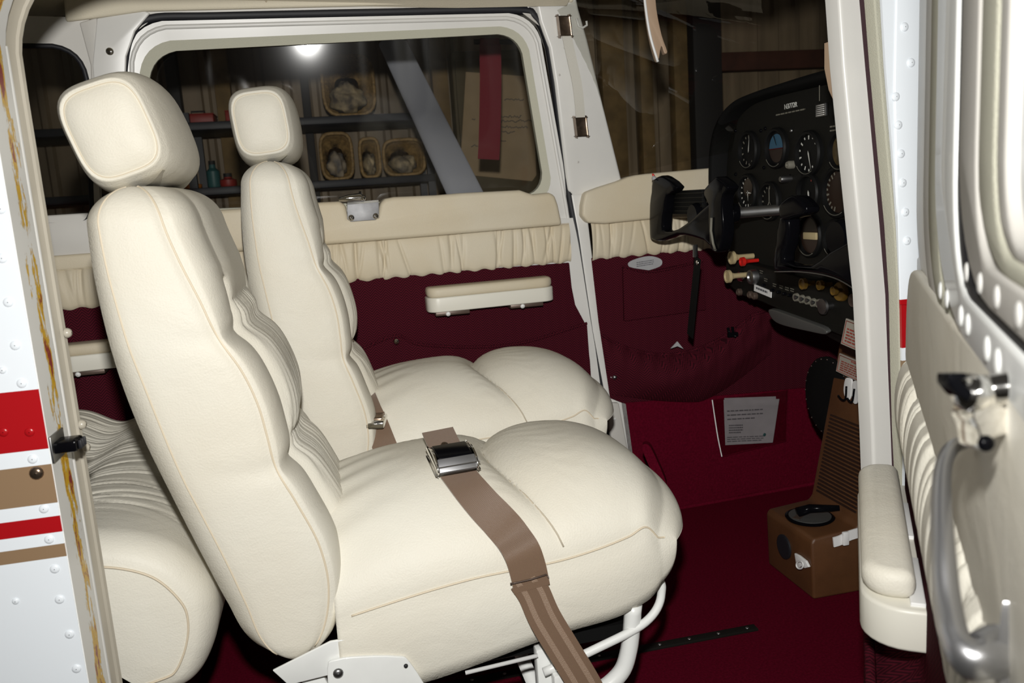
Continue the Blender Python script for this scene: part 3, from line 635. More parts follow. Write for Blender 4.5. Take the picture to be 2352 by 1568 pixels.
# ================================================================== SEATS
_r = np.random.default_rng(17); GATH = [(y_, _r.uniform(0.0018, 0.0035), _r.uniform(0.0015, 0.0045), _r.normal(0, 0.012)) for y_ in np.arange(-0.125, 0.126, 0.0105)+_r.normal(0, 0.003, 24)]
def seat_back(parent, T, seat):
    zs = [0.20, 0.24, 0.30, 0.36, 0.43, 0.476, 0.52, 0.56, 0.61, 0.652, 0.70, 0.75, 0.80, 0.84]
    rear = [-0.112, -0.152, -0.177, -0.197, -0.219, -0.233, -0.246, -0.256, -0.266, -0.272, -0.277, -0.280, -0.280, -0.279]
    fr = [-0.085, -0.060, -0.045, -0.050, -0.075, -0.094, -0.100, -0.106, -0.122, -0.144, -0.160, -0.178, -0.192, -0.197]
    Z = np.r_[np.linspace(0.205, 0.80, 110), 0.80+0.045*np.sin(np.linspace(0.03, math.pi/2*0.995, 22))]
    W = 0.212; rows = []
    R = itp(Z, zs, rear); F = itp(Z, zs, fr)
    nb, ns, nf = 18, 20, 150
    for k, z in enumerate(Z):
        r, f = R[k], F[k]; ins = 0.0
        if z > 0.80: ins = 0.05*(1-math.sqrt(max(0, 1-((z-0.80)/0.0452)**2)))
        if z < 0.235: ins = 0.02*(1-math.sqrt(max(0, 1-((0.235-z)/0.0302)**2)))
        wv = W-0.006-0.012*max(0, (z-0.65)/0.2)-ins*0.9; r = r+ins*1.0; f = f-ins*0.6
        notch = math.exp(-((z-0.652)/0.014)**2)+math.exp(-((z-0.476)/0.014)**2)
        b = 0.022-0.009*notch+0.012*max(0,min(1,(z-0.68)/0.06))-0.3*ins
        loop = []
        for t in np.linspace(1, -1, nb):      # rear face
            y = t*(wv-0.016); loop.append((r-0.012*(1-t*t)-0.002*math.sin(30*z)*(1-t*t), y))
        for t in np.linspace(0.15, 1, ns):    # near side gusset (towards -y)
            x = r+(f-r)*t; e = 0.016*max(0, 1-t/0.3)**2
            loop.append((x, -wv-0.006*math.sin(math.pi*t)+e+0.003*notch*t*t+0.0035*math.exp(-((t-1)/0.05)**2)))
        for t in np.linspace(-1, 1, nf+2)[1:-1]:   # front face
            y = t*wv; ay = abs(y); d = (wv-ay)/0.055
            x = f+b*math.sqrt(max(0, 1-(1-min(1, d))**2))
            cu = max(0, (wv-0.085)-ay)/(wv-0.085)
            # pillows of the centre
            lump = 0
            for z0, z1, hgt in ((0.27, 0.495, 0.022), (0.495, 0.69, 0.020), (0.69, 0.86, 0.008)):
                if z0 < z < z1: lump = hgt*(max(0, 1-abs((z-(z0+z1)/2)/((z1-z0)/2))**3.0))**0.6
            x += (lump*(1-(1-min(1, cu*2.2))**2))-0.010*math.exp(-((ay-(wv-0.085))/0.010)**2)*(z < 0.72)
            # gathers fanning from the seams
            g = 0
            if cu > 0 and z < 0.69 and lump > 0:
                z0, z1 = (0.27, 0.495) if z < 0.495 else (0.495, 0.69); q = (z-z0)/(z1-z0); e_ = abs(2*q-1)
                for yc, wd_, am_, sl_ in GATH: g -= am_*math.exp(-((y-yc-sl_*(q-0.5))/wd_)**2)*(0.25+0.75*e_)
                g *= min(1, cu*4)
            loop.append((x+g, y))
        for t in np.linspace(1, 0.15, ns):
            x = r+(f-r)*t; e = 0.016*max(0, 1-t/0.3)**2
            loop.append((x, wv+0.006*math.sin(math.pi*t)-e-0.003*notch*t*t-0.0035*math.exp(-((t-1)/0.05)**2)))
        rows.append([T((x, y, z)) for x, y in loop])
    o = grid('backrest', np.array(rows), 'leather', parent, cv=True, cap0=True, cap1=True)
    RW = np.array(rows)
    for idx in (nb+ns-1, nb+ns+nf): tube('piping', RW[3:-2, idx], 0.0016, 'piping', o, n=6)
    for idx in (nb+1, nb+ns+nf+ns-2): tube('piping', RW[3:-2, idx], 0.0012, 'piping', o, n=6)
    return o
def headrest(parent, T, cx, cz, ang):
    w, a, b = 0.135, 0.057, 0.068; ca, sa = math.cos(ang), math.sin(ang)
    def L(x, y, z): return T((cx+x*ca-z*sa, y, cz+x*sa+z*ca))
    V = np.linspace(-1, 1, 41); U = np.linspace(0, 2*math.pi, 64, endpoint=False); rows = []
    def sec(u, n=3.6):
        c, s = math.cos(u), math.sin(u); q = (abs(c)**n+abs(s)**n)**(-1/n); return c*q, s*q
    for v in V:
        av = abs(v); g = 0.88+0.16*math.sqrt(max(0, 1-((av-0.25)/0.75)**2)) if av > 0.25 else 1.04
        fb = 0.012*(1-v*v)           # the front bulges forward
        row = []
        for u in U:
            c, s = sec(u); x, z = a*c*g, b*s*g
            if c > 0: x += fb*c*(1-0.25*abs(s))
            z += 0.006*(1-v*v)*s
            row.append(L(x, v*w, z))
        rows.append(row)
    # rolled border, crease and domed side panels
    for q, dy in ((0.855, 0.004), (0.825, 0.004), (0.80, -0.001), (0.77, 0.002), (0.70, 0.005), (0.5, 0.009), (0.2, 0.011)):
        rows.append([L(sec(u)[0]*a*q, w+dy, sec(u)[1]*b*q) for u in U])
        rows.insert(0, [L(sec(u)[0]*a*q, -w-dy, sec(u)[1]*b*q) for u in U])
    o = grid('headrest', np.array(rows), 'leather', parent, cv=True, cap0=True, cap1=True)
    for sg in (-1, 1): tube('piping', [L(sec(u)[0]*a*0.80, sg*(w-0.0005), sec(u)[1]*b*0.80) for u in U], 0.0015, 'seam', o, n=6, closed=True)
    tube('side_seam', [L(-a*0.8*1.02, -w*t, b*0.72*(0.86+0.16*(1-t*t))) for t in np.linspace(-0.97, 0.97, 20)], 0.0013, 'piping', o, n=6)
    # fabric tab closing the underside, and the stalk in the seat back
    lowp = spline([(0.036, 0, -b*0.86), (0.012, 0, -b*1.02), (-0.030, 0, -b*1.0)], 6)
    A = np.array([[L(p[0], y, p[2]-0.006) for y in np.linspace(-w*0.97, w*0.97, 9)] for p in lowp])
    grid('closing_tab', A, 'leather', o)
    tube('stalk', [L(0.0, 0, -b*0.8), L(0.004, 0, -b*1.7)], 0.010, 'steel', o)
    return o
def cushion_top(x, y):
    """height of the seat cushion in seat coordinates"""
    W = 0.212; V = np.clip(y/W, -1, 1)
    cr = itp(x, [-0.08, 0.0, 0.08, 0.16, 0.24, 0.32, 0.38, 0.42, 0.45, 0.475], [0.375, 0.400, 0.417, 0.423, 0.420, 0.424, 0.416, 0.400, 0.380, 0.36])
    se = itp(x, [-0.08, -0.035, 0.146, 0.284, 0.40, 0.447, 0.475], [0.250, 0.258, 0.285, 0.292, 0.310, 0.318, 0.300])
    e = np.clip(1-np.abs(V)**2.6, 0, 1)**0.62
    z = se+np.maximum(cr-se, 0.0)*e
    xg = 0.215+0.070*V*V; d = x-xg
    z = z-(0.034*(1-0.45*V*V))*np.exp(-np.abs(d)/0.024)*e
    wr_ = np.sin(260*y+14*np.sin(22*x)+9*np.sin(9*y+30*x))*np.exp(-np.abs(d)/0.075)*0.0013+np.sin(150*x+40*y*np.sign(d))*0.0
    lines = np.sin(115*(y+0.35*x)+5*np.sin(14*x+3))*0.0024*np.clip((0.09-x)/0.13, 0, 1)
    z = z+(wr_+lines)*e+0.003*wob(5, x*6, y*6, 2.0)*e
    return z
def seat_cushion(parent, T):
    PH = np.linspace(0.05, math.pi/2-0.02, 30); X = np.r_[np.linspace(-0.04, 0.435, 92), 0.435+0.072*np.sin(PH)]; CF_ = np.r_[np.ones(92), np.cos(PH)]
    V = np.sin(np.linspace(-math.pi/2, math.pi/2, 84)); rows = []; W = 0.212; ZN = 0.288
    wid = lambda x: W*(1-0.05*max(0, (x-0.34)/0.15)**2)
    bk_ = lambda x, v: x-0.050*abs(v)**3.5*max(0, min(1, (x-0.26)/0.22))**2
    bot = lambda x: float(itp(x, [-0.08, 0.07, 0.28, 0.38, 0.43, 0.475], [0.135, 0.145, 0.182, 0.193, 0.204, 0.215]))
    seam = []
    for x, cf in zip(X, CF_):
        row = []; wv = wid(x); ys = V*wv; zt = cushion_top(np.full_like(ys, x), V*W); zb = bot(x)
        zt = ZN+(zt-ZN)*cf**0.9; zb = ZN-(ZN-zb)*cf**0.8; se = zt[0]; seam.append((x, wv, se))
        for t in np.linspace(0, 1, 7)[:-1]:  # near side boxing, bottom to seam
            row.append(T((bk_(x, 1), -wv-cf*(0.007*math.sin(math.pi*t)-0.003*t**8), zb+(se-zb)*t)))
        for y, z in zip(ys, zt): row.append(T((bk_(x, y/wv), y*(1-0.015*cf), z)))
        for t in np.linspace(1, 0, 7)[1:]: row.append(T((bk_(x, 1), wv+cf*(0.007*math.sin(math.pi*t)-0.003*t**8), zb+(se-zb)*t)))
        rows.append(row)
    o = grid('seat_cushion', np.array(rows), 'leather', parent, cv=True, cap0=True, cap1=True)
    for sg in (-1, 1):
        tube('piping', [T((bk_(x, 1), sg*(wv-0.002), se-0.0005)) for x, wv, se in seam[4:-14]], 0.0014, 'piping', o, n=6)
    xs = np.linspace(-0.98, 0.98, 50)
    tube('tuft_seam', [T((0.215+0.070*v*v, v*W, float(cushion_top(np.array(0.215+0.070*v*v), np.array(v*W)))+0.0004)) for v in xs], 0.0012, 'seam', o, n=6)
    return o
def front_seat(loc, tilt, label, detail):
    s = thing('front_seat', loc, label, 'seat', 'front cabin seats')
    lo = np.array(loc); px, pz = -0.06, 0.25; c, sn = math.cos(tilt), math.sin(tilt)
    off = np.array([0, 0, -FLOOR_Z])
    def T(p): return lo+np.array(p)+off
    def TB(p):   # seat back turns about the hinge
        x, y, z = p; dx, dz = x-px, z-pz
        return T((px+dx*c+dz*sn, y, pz-dx*sn+dz*c))
    seat_back(s, TB, s); headrest(s, TB, -0.247, 0.916, math.radians(17) if detail else math.radians(11)); seat_cushion(s, T)
    # frame
    for sg in (-1, 1):
        y = sg*0.200
        hb = slab('hinge_bracket', [T((x, y+(-0.012 if sg < 0 else 0.016), z)) for x, z in [(-0.128, 0.205), (-0.05, 0.232), (-0.022, 0.232), (-0.022, 0.195), (-0.045, 0.185), (-0.11, 0.180)]], (0, -0.004, 0), 'paint_bracket', s, 0.0012)
        pl = slab('hinge_plate', [T((x, y+(-0.018 if sg < 0 else 0.022), z)) for x, z in spline([(-0.058, 0.195), (-0.045, 0.208), (-0.01, 0.206), (0.036, 0.197), (0.052, 0.185), (0.078, 0.120), (0.075, 0.06), (-0.05, 0.06), (-0.058, 0.10)], 3, True)], (0, -0.005, 0), 'paint_bracket', s, 0.0012)
        q = -0.026 if sg < 0 else 0.022
        stud('bolt', T((-0.044, y+q+0.001, 0.190)), (0, -1, 0) if sg < 0 else (0, 1, 0), 0.007, 0.004, 'steel', pl)
        for x, z in ((0.015, 0.128), (0.047, 0.128), (0.046, 0.183)): stud('bolt', T((x, y+q+0.001, z)), (0, -1, 0) if sg < 0 else (0, 1, 0), 0.0065 if z < 0.15 else 0.003, 0.003, 'paint_bracket' if z < 0.15 else 'rubber', pl)
        slab('rear_leg', [T((x, y, z)) for x, z in [(-0.10, 0.19), (-0.07, 0.19), (-0.01, 0.02), (-0.01, 0.0+FLOOR_Z+0.012), (-0.05, FLOOR_Z+0.012), (-0.05, 0.02)]], (0, 0.012, 0), 'paint_bracket', s, 0.002)
        tube('front_leg', spline([T((0.385, y, 0.20)), T((0.375, y, 0.13)), T((0.355, y, 0.09)), T((0.30, y, 0.065)), T((0.20, y, 0.06)), T((0.10, y, 0.06))], 6), 0.013, 'paint_bracket', s, n=10)
        box('slide_post', T((0.255, y+0.01, 0.055)), (0.042, 0.02, 0.20), 'paint_bracket', s, 0.003)
        box('slide_foot', T((0.15, y+0.01, FLOOR_Z+0.026)), (0.48, 0.035, 0.022), 'paint_bracket', s, 0.004)
    tube('adjust_bar', spline([T((0.44, 0.16, 0.215)), T((0.445, -0.12, 0.212)), T((0.435, -0.185, 0.200)), T((0.40, -0.206, 0.172)), T((0.32, -0.212, 0.148)), T((0.24, -0.214, 0.128))], 8), 0.0065, 'paint_bracket', s, n=10)
    box('pin_housing', T((0.262, -0.220, 0.110)), (0.022, 0.018, 0.034), 'paint_bracket', s, 0.003)
    tube('cross_tube', [T((0.255, -0.20, 0.02)), T((0.255, 0.20, 0.02))], 0.012, 'paint_bracket', s)
    box('seat_pan', T((0.18, 0, 0.145)), (0.44, 0.34, 0.02), 'black_matte', s)
    tube('release_rod', [T((0.235, -0.205, 0.150)), T((0.13, -0.195, 0.138))], 0.003, 'plastic_white', s)
    return s
NS = (0.0, -0.27, FLOOR_Z); FS = (0.078, 0.26, FLOOR_Z+0.038)
front_seat(NS, 0.0, 'cream leather front seat beside the open doorway, back reclined, belt laid over its cushion', True)
front_seat(FS, math.radians(6.0), 'cream leather front seat against the far door, back upright, behind the other front seat', False)

# ------------------------------------------------------------------ rear bench
bs = thing('rear_bench', (-0.6, 0, FLOOR_Z), 'cream pleated leather rear bench seat behind the front seats', 'seat')
Yv = np.linspace(-0.43, 0.425, 420); prof = []
def bench_xz(t):
    """profile from the rear over the top and down the front, t in 0..1"""
    P = np.array([(-1.00, 0.40), (-0.85, 0.415), (-0.70, 0.42), (-0.56, 0.408), (-0.48, 0.372), (-0.40, 0.398), (-0.32, 0.395), (-0.25, 0.365), (-0.208, 0.31), (-0.20, 0.26), (-0.215, 0.205), (-0.245, 0.165), (-0.30, 0.15)])
    q = spline(P, 9); return q
BP = bench_xz(0); r = np.random.default_rng(4)
cs = np.cumsum(r.uniform(0.006, 0.022, 90)); cs = cs[cs < 0.86]-0.36; am = r.uniform(0.2, 1.0, len(cs))**1.5*0.0075; wd = r.uniform(0.0016, 0.0040, len(cs)); kk = r.normal(0, 0.05, len(cs)); ext = r.uniform(0.06, 0.22, len(cs))
A = np.zeros((len(BP), len(Yv), 3))
for i in range(len(BP)):
    x, z = BP[i]; t = unit(BP[min(i+1, len(BP)-1)]-BP[max(i-1, 0)]); nn = np.array([-t[1], t[0]])
    d = np.zeros_like(Yv)
    for c, a_, w_, k_, e_ in zip(cs, am, wd, kk, ext):
        dist = abs(x+0.48); fade = math.exp(-(dist/(e_*1.3))**2) if x > -0.48 else math.exp(-(dist/(e_*1.0))**2)
        yc = c+k_*dist*1.5-0.9*dist*dist*(1 if x > -0.48 else 1.4); d -= a_*fade*np.exp(-((Yv-yc)/w_)**2)
    d *= np.clip((Yv+0.37)/0.10, 0, 1)
    # rounded near and far ends
    ends = np.clip((Yv+0.43)/0.05, 0, 1); en2 = np.clip((0.425-Yv)/0.05, 0, 1)
    d -= 0.035*(1-np.sqrt(1-(1-ends)**2))+0.035*(1-np.sqrt(1-(1-en2)**2))
    A[i, :, 0] = x+nn[0]*d; A[i, :, 1] = Yv; A[i, :, 2] = z+nn[1]*d
bo = grid('bench_cushion', A, 'leather', bs)
# near end boxing panel
E_ = A[:, 0]; mid_ = E_.mean(axis=0); rows = [E_]
for q in (0.85, 0.6, 0.3): rows.append(np.array([mid_+(e-mid_)*q-np.array([0, 0.012*(1-q), 0]) for e in E_]))
grid('end_panel', np.array(rows), 'leather', bo)
tube('piping', [p+np.array([0, -0.001, 0]) for p in E_[40:]], 0.0016, 'piping', bo, n=6)
box('bench_base', (-0.66, 0.0, 0.03), (0.66, 0.80, 0.26), 'carpet', bs, 0.01)
box('bench_back', (-1.08, 0.0, 0.62), (0.12, 0.86, 0.62), 'leather', bs, 0.05, seg=4)

# ================================================================== INSTRUMENT PANEL
PX = 1.03
ip = thing('instrument_panel', (PX, 0.1, 0.50), 'black instrument panel with round dials, knobs and switches', 'panel')
out = spline([(0.478, 0.60), (0.476, 0.72), (0.474, 0.83), (0.455, 0.905), (0.41, 0.952), (0.34, 0.978), (0.25, 0.985), (0.10, 0.985), (-0.2, 0.98), (-0.40, 0.965), (-0.47, 0.90), (-0.48, 0.80), (-0.48, 0.52)], 5)
slab('panel_face', [(PX, y, z) for y, z in out]+[(PX, -0.2, 0.52), (PX, 0.2, 0.56)], (0.01, 0, 0), 'panel_black', ip)
# glareshield: padded hood that overhangs the face
cen = np.array([0.0, 0.72]); A = []
for y, z in out[6:58]:
    d = unit(np.array([y, z])-cen); q = lambda k: np.array([y, z])+d*k
    A.append([(x, *q(k)) for x, k in ((PX+0.004, 0.0), (PX-0.035, 0.004), (PX-0.045, 0.010), (PX-0.042, 0.020), (PX-0.02, 0.026), (PX+0.30, 0.022), (PX+0.30, 0.0))])
grid('glareshield', np.array(A), 'black_matte', ip, cv=True)
box('scratch', onX(1882, 214, PX-0.046), (0.001, 0.0012, 0.03), 'print_dim', ip)
AX = (-1, 0, 0)
def gauge(px, py, r, needles=(), marks=12, face='gauge_black', mcol='print_dim', arc=(0, 360), extra=None):
    c = onX(px, py, PX); g = lathe('gauge', c, AX, [(r*1.16, 0.0), (r*1.16, 0.009), (r*1.08, 0.013), (r*0.97, 0.012), (r*0.94, 0.004), (r*0.94, 0.002)], 'gauge_black', ip, n=32)
    lathe('dial_face', c, AX, [(r*0.93, 0.002), (r*0.93, 0.0035)], face, g, n=32)
    def P(a, q, h): a = math.radians(a); return np.array([PX-h, c[1]-q*math.sin(a), c[2]+q*math.cos(a)])
    V, F = [], []
    for k in range(marks):
        a = arc[0]+(arc[1]-arc[0])*k/max(1, marks if arc[1]-arc[0] == 360 else marks-1); l = 0.20 if k % 2 == 0 else 0.12
        for q, w_ in ((0.90, 3.2), (0.90-l, 3.2)):
            V += [P(a-w_, r*q, 0.0045), P(a+w_, r*q, 0.0045)]
        n0 = len(V)-4; F.append((n0, n0+1, n0+3, n0+2))
    if V: mesh('dial_marks', V, F, mcol, g, smooth=False)
    for a, l, wd in needles:
        mesh('needle', [P(a-90, wd, 0.006), P(a+90, wd, 0.006), P(a, r*l, 0.006), P(a+180, r*0.15, 0.006)], [(0, 2, 1), (0, 1, 3)], 'print_white', g, smooth=False)
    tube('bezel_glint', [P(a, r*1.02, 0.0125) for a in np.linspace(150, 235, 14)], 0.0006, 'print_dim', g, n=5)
    return g, c, P
GR = 0.040
gauge(1724, 345, GR, [(8, 0.85, 0.002)], 14)
g, c, P = gauge(1788, 340, GR, [], 0)
mesh('sky_half', [P(a, GR*0.80, 0.005) for a in np.linspace(-92, 92, 20)], [tuple(range(20))], 'sky_blue', g, smooth=False)
mesh('ground_half', [P(a, GR*0.80, 0.005) for a in np.linspace(92, 268, 20)], [tuple(range(20))], 'earth_brown', g, smooth=False)
tube('horizon_line', [P(-92, GR*0.80, 0.006), P(92, GR*0.80, 0.006)], 0.0011, 'red_knob', g, n=5)
mesh('pointer', [P(12, GR*0.15, 0.0065), P(-22, GR*0.75, 0.0065), P(-14, GR*0.78, 0.0065), P(20, GR*0.20, 0.0065)], [(0, 1, 2, 3)], 'gauge_black', g, smooth=False)
gauge(1862, 352, GR*1.05, [(165, 0.9, 0.0022)], 14, mcol='print_white')
gauge(1938, 345, GR*0.9, [], 0, face='dial_amber')
g, c, P = gauge(1722, 442, GR, [(95, 0.5, 0.0025), (175, 0.55, 0.002)], 16, mcol='print_white')
mesh('dial_window', [P(a, GR*0.55, 0.005)+np.array([0, 0, GR*0.32]) for a in np.linspace(0, 340, 18)], [tuple(range(18))], 'dial_brown', g, smooth=False)
g, c, P = gauge(1772, 462, GR, [], 16, mcol='print_dim')
tube('aircraft_symbol', [P(0, GR*0.8, 0.006), P(0, 0, 0.006), P(215, GR*0.7, 0.006)], 0.0009, 'print_dim', g, n=5)
tube('aircraft_symbol', [P(0, 0.001, 0.006), P(145, GR*0.7, 0.006)], 0.0009, 'print_dim', g, n=5)
gauge(1862, 442, GR*0.9, [(170, 0.85, 0.003)], 10, mcol='placard_red', arc=(20, 160))
gauge(1930, 440, GR*1.15, [], 10, mcol='print_dim', arc=(200, 340), face='dial_brown')
g, c, P = gauge(1865, 540, GR*1.05, [], 0, face='dial_brown')
box('drum', P(95, 0.008, 0.009), (0.006, 0.050, 0.016), 'ivory_knob', g, 0.002)
gauge(1925, 548, GR*0.9, [(260, 0.8, 0.0025)], 14, mcol='print_white', arc=(200, 340))
for px, py in ((1748, 300), (1785, 298), (1818, 300), (1758, 295), (1690, 400), (1815, 405), (1755, 385), (1690, 300)):
    stud('panel_screw', onX(px, py, PX-0.001), AX, 0.0045, 0.004, 'steel' if px in (1785, 1818) else 'black_gloss', ip)
lathe('set_knob', onX(1822, 378, PX), AX, [(0.009, 0), (0.009, 0.012), (0.007, 0.016), (0.004, 0.016), (0.003, 0.010)], 'print_dim', ip)
lathe('set_knob', onX(1816, 410, PX), AX, [(0.008, 0), (0.008, 0.022), (0.006, 0.026), (0.001, 0.026)], 'steel', ip)
text('registration', 'N3772R', onX(1816, 243, PX-0.001), (0, -1, 0), (0, 0, 1), 0.0155, 'print_white', ip)
def rows_of_print(name, o, xd, yd, n, w, gap, h, material, parent, seed, short=0.25):
    """rows of word-length strokes too small to read in the photograph"""
    r = random.Random(seed); V, F = [], []; o = np.asarray(o, float); xd = unit(xd); yd = unit(yd)
    for k in range(n):
        x = 0; lim = w*(1-short*r.random() if k == n-1 else 1)
        while x < lim:
            l = min(r.uniform(0.05, 0.16)*w, lim-x)
            b = o+xd*x-yd*gap*k; V += [b, b+xd*l, b+xd*l+yd*h, b+yd*h]; i = len(V)-4; F.append((i, i+1, i+2, i+3)); x += l+0.02*w
    return mesh(name, V, F, material, parent, smooth=False)
rows_of_print('legend', onX(1782, 266, PX-0.0012), (0, -1, 0), (0, 0, 1), 1, 0.125, 0.01, 0.003, 'print_dim', ip, 1)
rows_of_print('legend', onX(1906, 293, PX-0.0012), (0, -1, 0), (0, 0, 1), 2, 0.06, 0.008, 0.003, 'print_dim', ip, 2)
pc = onX(1887, 253, PX-0.004); pg = box('metal_placard', pc, (0.006, 0.036, 0.026), 'steel', ip, 0.001)
for k in range(6): box('placard_rib', pc+np.array([-0.0036, 0.0, -0.010+0.004*k]), (0.0014, 0.028, 0.0014), 'chrome', pg)
# lower switch panel
sp = slab('switch_panel', [(1.0, y, z) for y, z in [(0.435, 0.615), (0.30, 0.60), (-0.1, 0.575), (-0.46, 0.57), (-0.46, 0.47), (-0.10, 0.475), (0.10, 0.495), (0.26, 0.515), (0.36, 0.52), (0.43, 0.545)]], (0.04, 0, 0), 'panel_black', ip, 0.004)
def pull_knob(px, py, x, col, r=0.015, l=0.05, name='pull_knob'):
    c = onX(px, py, x); return lathe(name, c, (1, 0, 0), [(r*0.75, 0.003), (r*0.8, 0.0), (r*0.98, 0.0), (r, 0.004), (r, 0.008), (r*0.6, 0.012), (r*0.42, 0.02), (r*0.40, l)], col, ip)
pull_knob(1678, 592, 0.945, 'ivory_knob', 0.016, 0.06); pull_knob(1669, 635, 0.945, 'ivory_knob', 0.016, 0.06)
pull_knob(1702, 601, 0.965, 'red_knob', 0.011, 0.045)
lathe('key_collar', onX(1697, 635, 0.985), (1, 0, 0), [(0.012, 0), (0.014, 0.004), (0.014, 0.02)], 'chrome', ip)
lathe('key_switch', onX(1722, 636, 0.985), (1, 0, 0), [(0.010, 0.004), (0.012, 0.0), (0.017, 0.0), (0.019, 0.006), (0.019, 0.02)], 'steel', ip)
for px, py in ((1693, 671), (1718, 677), (1728, 680)): lathe('phone_jack', onX(px, py, 0.99), (1, 0, 0), [(0.003, 0.002), (0.006, 0), (0.009, 0.003), (0.009, 0.02)], 'bracket_brown', ip)
for px, py in ((1825, 683), (1838, 687), (1851, 690), (1864, 695), (1877, 697)):
    bk = lathe('breaker', onX(px, py, 0.993), (1, 0, 0), [(0.0045, 0.004), (0.005, 0.0), (0.0085, 0.0), (0.0095, 0.004), (0.0095, 0.012)], 'print_dim', ip)
    lathe('breaker_button', onX(px, py, 0.990), (1, 0, 0), [(0.0045, 0.0), (0.0045, 0.008)], 'steel', bk)
lathe('mixture_knob', onX(1886, 704, 0.975), (1, 0, 0), [(0.004, 0.0), (0.016, 0.001), (0.017, 0.006), (0.008, 0.012), (0.007, 0.03)], 'steel', ip)
for px, py, rr in ((1841, 652, 0.012), (1880, 655, 0.010), (1912, 668, 0.009)): pull_knob(px, py, 0.97, 'yellow_knob', rr, 0.03, 'light_knob')
lathe('light_collar', onX(1925, 670, 0.99), (1, 0, 0), [(0.018, 0.0), (0.02, 0.004), (0.02, 0.01)], 'yellow_knob', ip)
lathe('light_collar', onX(1957, 690, 0.99), (1, 0, 0), [(0.013, 0.0), (0.014, 0.004), (0.014, 0.01)], 'bracket_brown', ip)
lathe('throttle_knob', onX(1986, 722, 0.93), (1, 0, 0), [(0.012, 0.0), (0.024, 0.004), (0.026, 0.012), (0.014, 0.022), (0.008, 0.03), (0.008, 0.07)], 'red_knob', ip)
a = onX(1732, 660, 0.997); b = onX(1771, 676, 0.997); u = unit(b-a); v = np.cross(u, (1.0, 0, 0)); v = v if v[2] > 0 else -v
lb = slab('switch_label', [a+v*0.008, b+v*0.008, b-v*0.008, a-v*0.008], (0.002, 0, 0), 'plastic_white', ip)
rows_of_print('label_print', a+u*0.01-v*0.001+np.array([-0.0006, 0, 0]), u, v, 1, np.linalg.norm(b-a)*0.8, 0.01, 0.005, 'paper_ink', lb, 5)
for k, (px, py) in enumerate([(1755, 640), (1775, 652), (1790, 656), (1803, 660), (1815, 663), (1745, 622)]):
    rows_of_print('switch_legend', onX(px, py, 0.9985), (0, -1, -0.08), (0, 0, 1), 2, 0.016, 0.005, 0.002, 'print_dim', ip, 30+k)
    if k < 5: stud('toggle', onX(px+2, py+14, 0.997), AX, 0.004, 0.010, 'black_gloss', ip)
# grey metal handle under the panel
slab('brake_handle', [onX(*p, 0.99) for p in spline([(1764, 713), (1775, 712), (1800, 720), (1850, 738), (1893, 755), (1895, 768), (1860, 762), (1800, 748), (1775, 735)], 3, True)], (0.012, 0, 0.003), 'lever_grey', ip, 0.003)
# hanging placard below the switch panel
def placard(parent, q, seed, head):
    a, b, c, d = q; s = slab('warning_placard', [a, b, c, d], (0.003, 0, 0), 'placard', parent); n = np.array([-0.0008, 0, 0]); xd, yd = unit(b-a), unit(a-d)
    W, H = np.linalg.norm(b-a), np.linalg.norm(a-d)
    tube('placard_border', [p+n for p in (a+(xd-yd)*0.004, b+(-xd-yd)*0.004, c+(-xd+yd)*0.004, d+(xd+yd)*0.004)], 0.0009, 'placard_red', s, n=4, closed=True)
    text('placard_heading', 'WARNING', a+xd*W*0.5-yd*H*0.17+n, xd, yd, H*0.14, 'placard_red', s)
    rows_of_print('placard_text', a+xd*W*0.1-yd*H*0.38+n, xd, yd, 5, W*0.8, H*0.115, H*0.06, 'placard_red', s, seed)
    return s
slab('panel_apron', [(0.998, 0.14, 0.50), (0.998, -0.25, 0.50), (1.01, -0.25, 0.425), (1.03, 0.02, 0.458), (1.03, 0.12, 0.485)], (0.02, 0, 0), 'panel_black', ip, 0.003)
qa = [onX(1943, 731, 0.985), onX(2025, 762, 0.985), onX(2025, 830, 0.985), onX(1931, 789, 0.985)]
placard(ip, qa, 8, True)

# ------------------------------------------------------------------ control yokes
def yoke(loc, label, trace, shaft_y, shaft_z, x):
    y = thing('control_yoke', loc, label, 'yoke', 'control yokes')
    for nm, pts, dx, bv in trace: slab(nm, [onX(*p, x+dx) for p in spline(pts, 2, True)], (0.028, 0, 0), 'black_gloss', y, bv, 3)
    tube('shaft', [(x+0.02, shaft_y, shaft_z), (PX+0.002, shaft_y, shaft_z)], 0.0125, 'steel', y, n=16)
    lathe('hub', (x+0.01, shaft_y, shaft_z), (1, 0, 0), [(0.026, 0), (0.030, 0.01), (0.030, 0.07), (0.026, 0.078)], 'black_gloss', y)
    return y
YX = 0.80
y1 = yoke((YX, 0.22, 0.64), 'glossy black control yoke with a clip and hanging strap, by the far side wall',
     [('horn', [(1497, 415), (1510, 405), (1522, 406), (1551, 430), (1535, 446), (1530, 450), (1526, 470), (1525, 482), (1522, 496), (1521, 512), (1521, 526), (1530, 531), (1555, 526), (1590, 500), (1622, 470), (1640, 470), (1640, 566), (1615, 553), (1585, 543), (1555, 540), (1520, 553), (1500, 552), (1491, 540), (1491, 470), (1495, 440)], 0.0, 0.007),
      ('grip', [(1640, 409), (1648, 409), (1671, 430), (1660, 448), (1657, 480), (1660, 530), (1652, 572), (1642, 580), (1630, 566), (1626, 500), (1626, 470), (1616, 450), (1618, 432)], -0.006, 0.008)],
     0.215, 0.731, YX)
tube('worn_edge', [onX(*p, YX-0.009) for p in [(1634, 500), (1633, 530), (1638, 560), (1643, 574)]], 0.0028, 'print_dim', y1)
lathe('collar', (0.885, 0.215, 0.731), (1, 0, 0), [(0.024, 0), (0.026, 0.006), (0.022, 0.034)], 'black_gloss', y1)
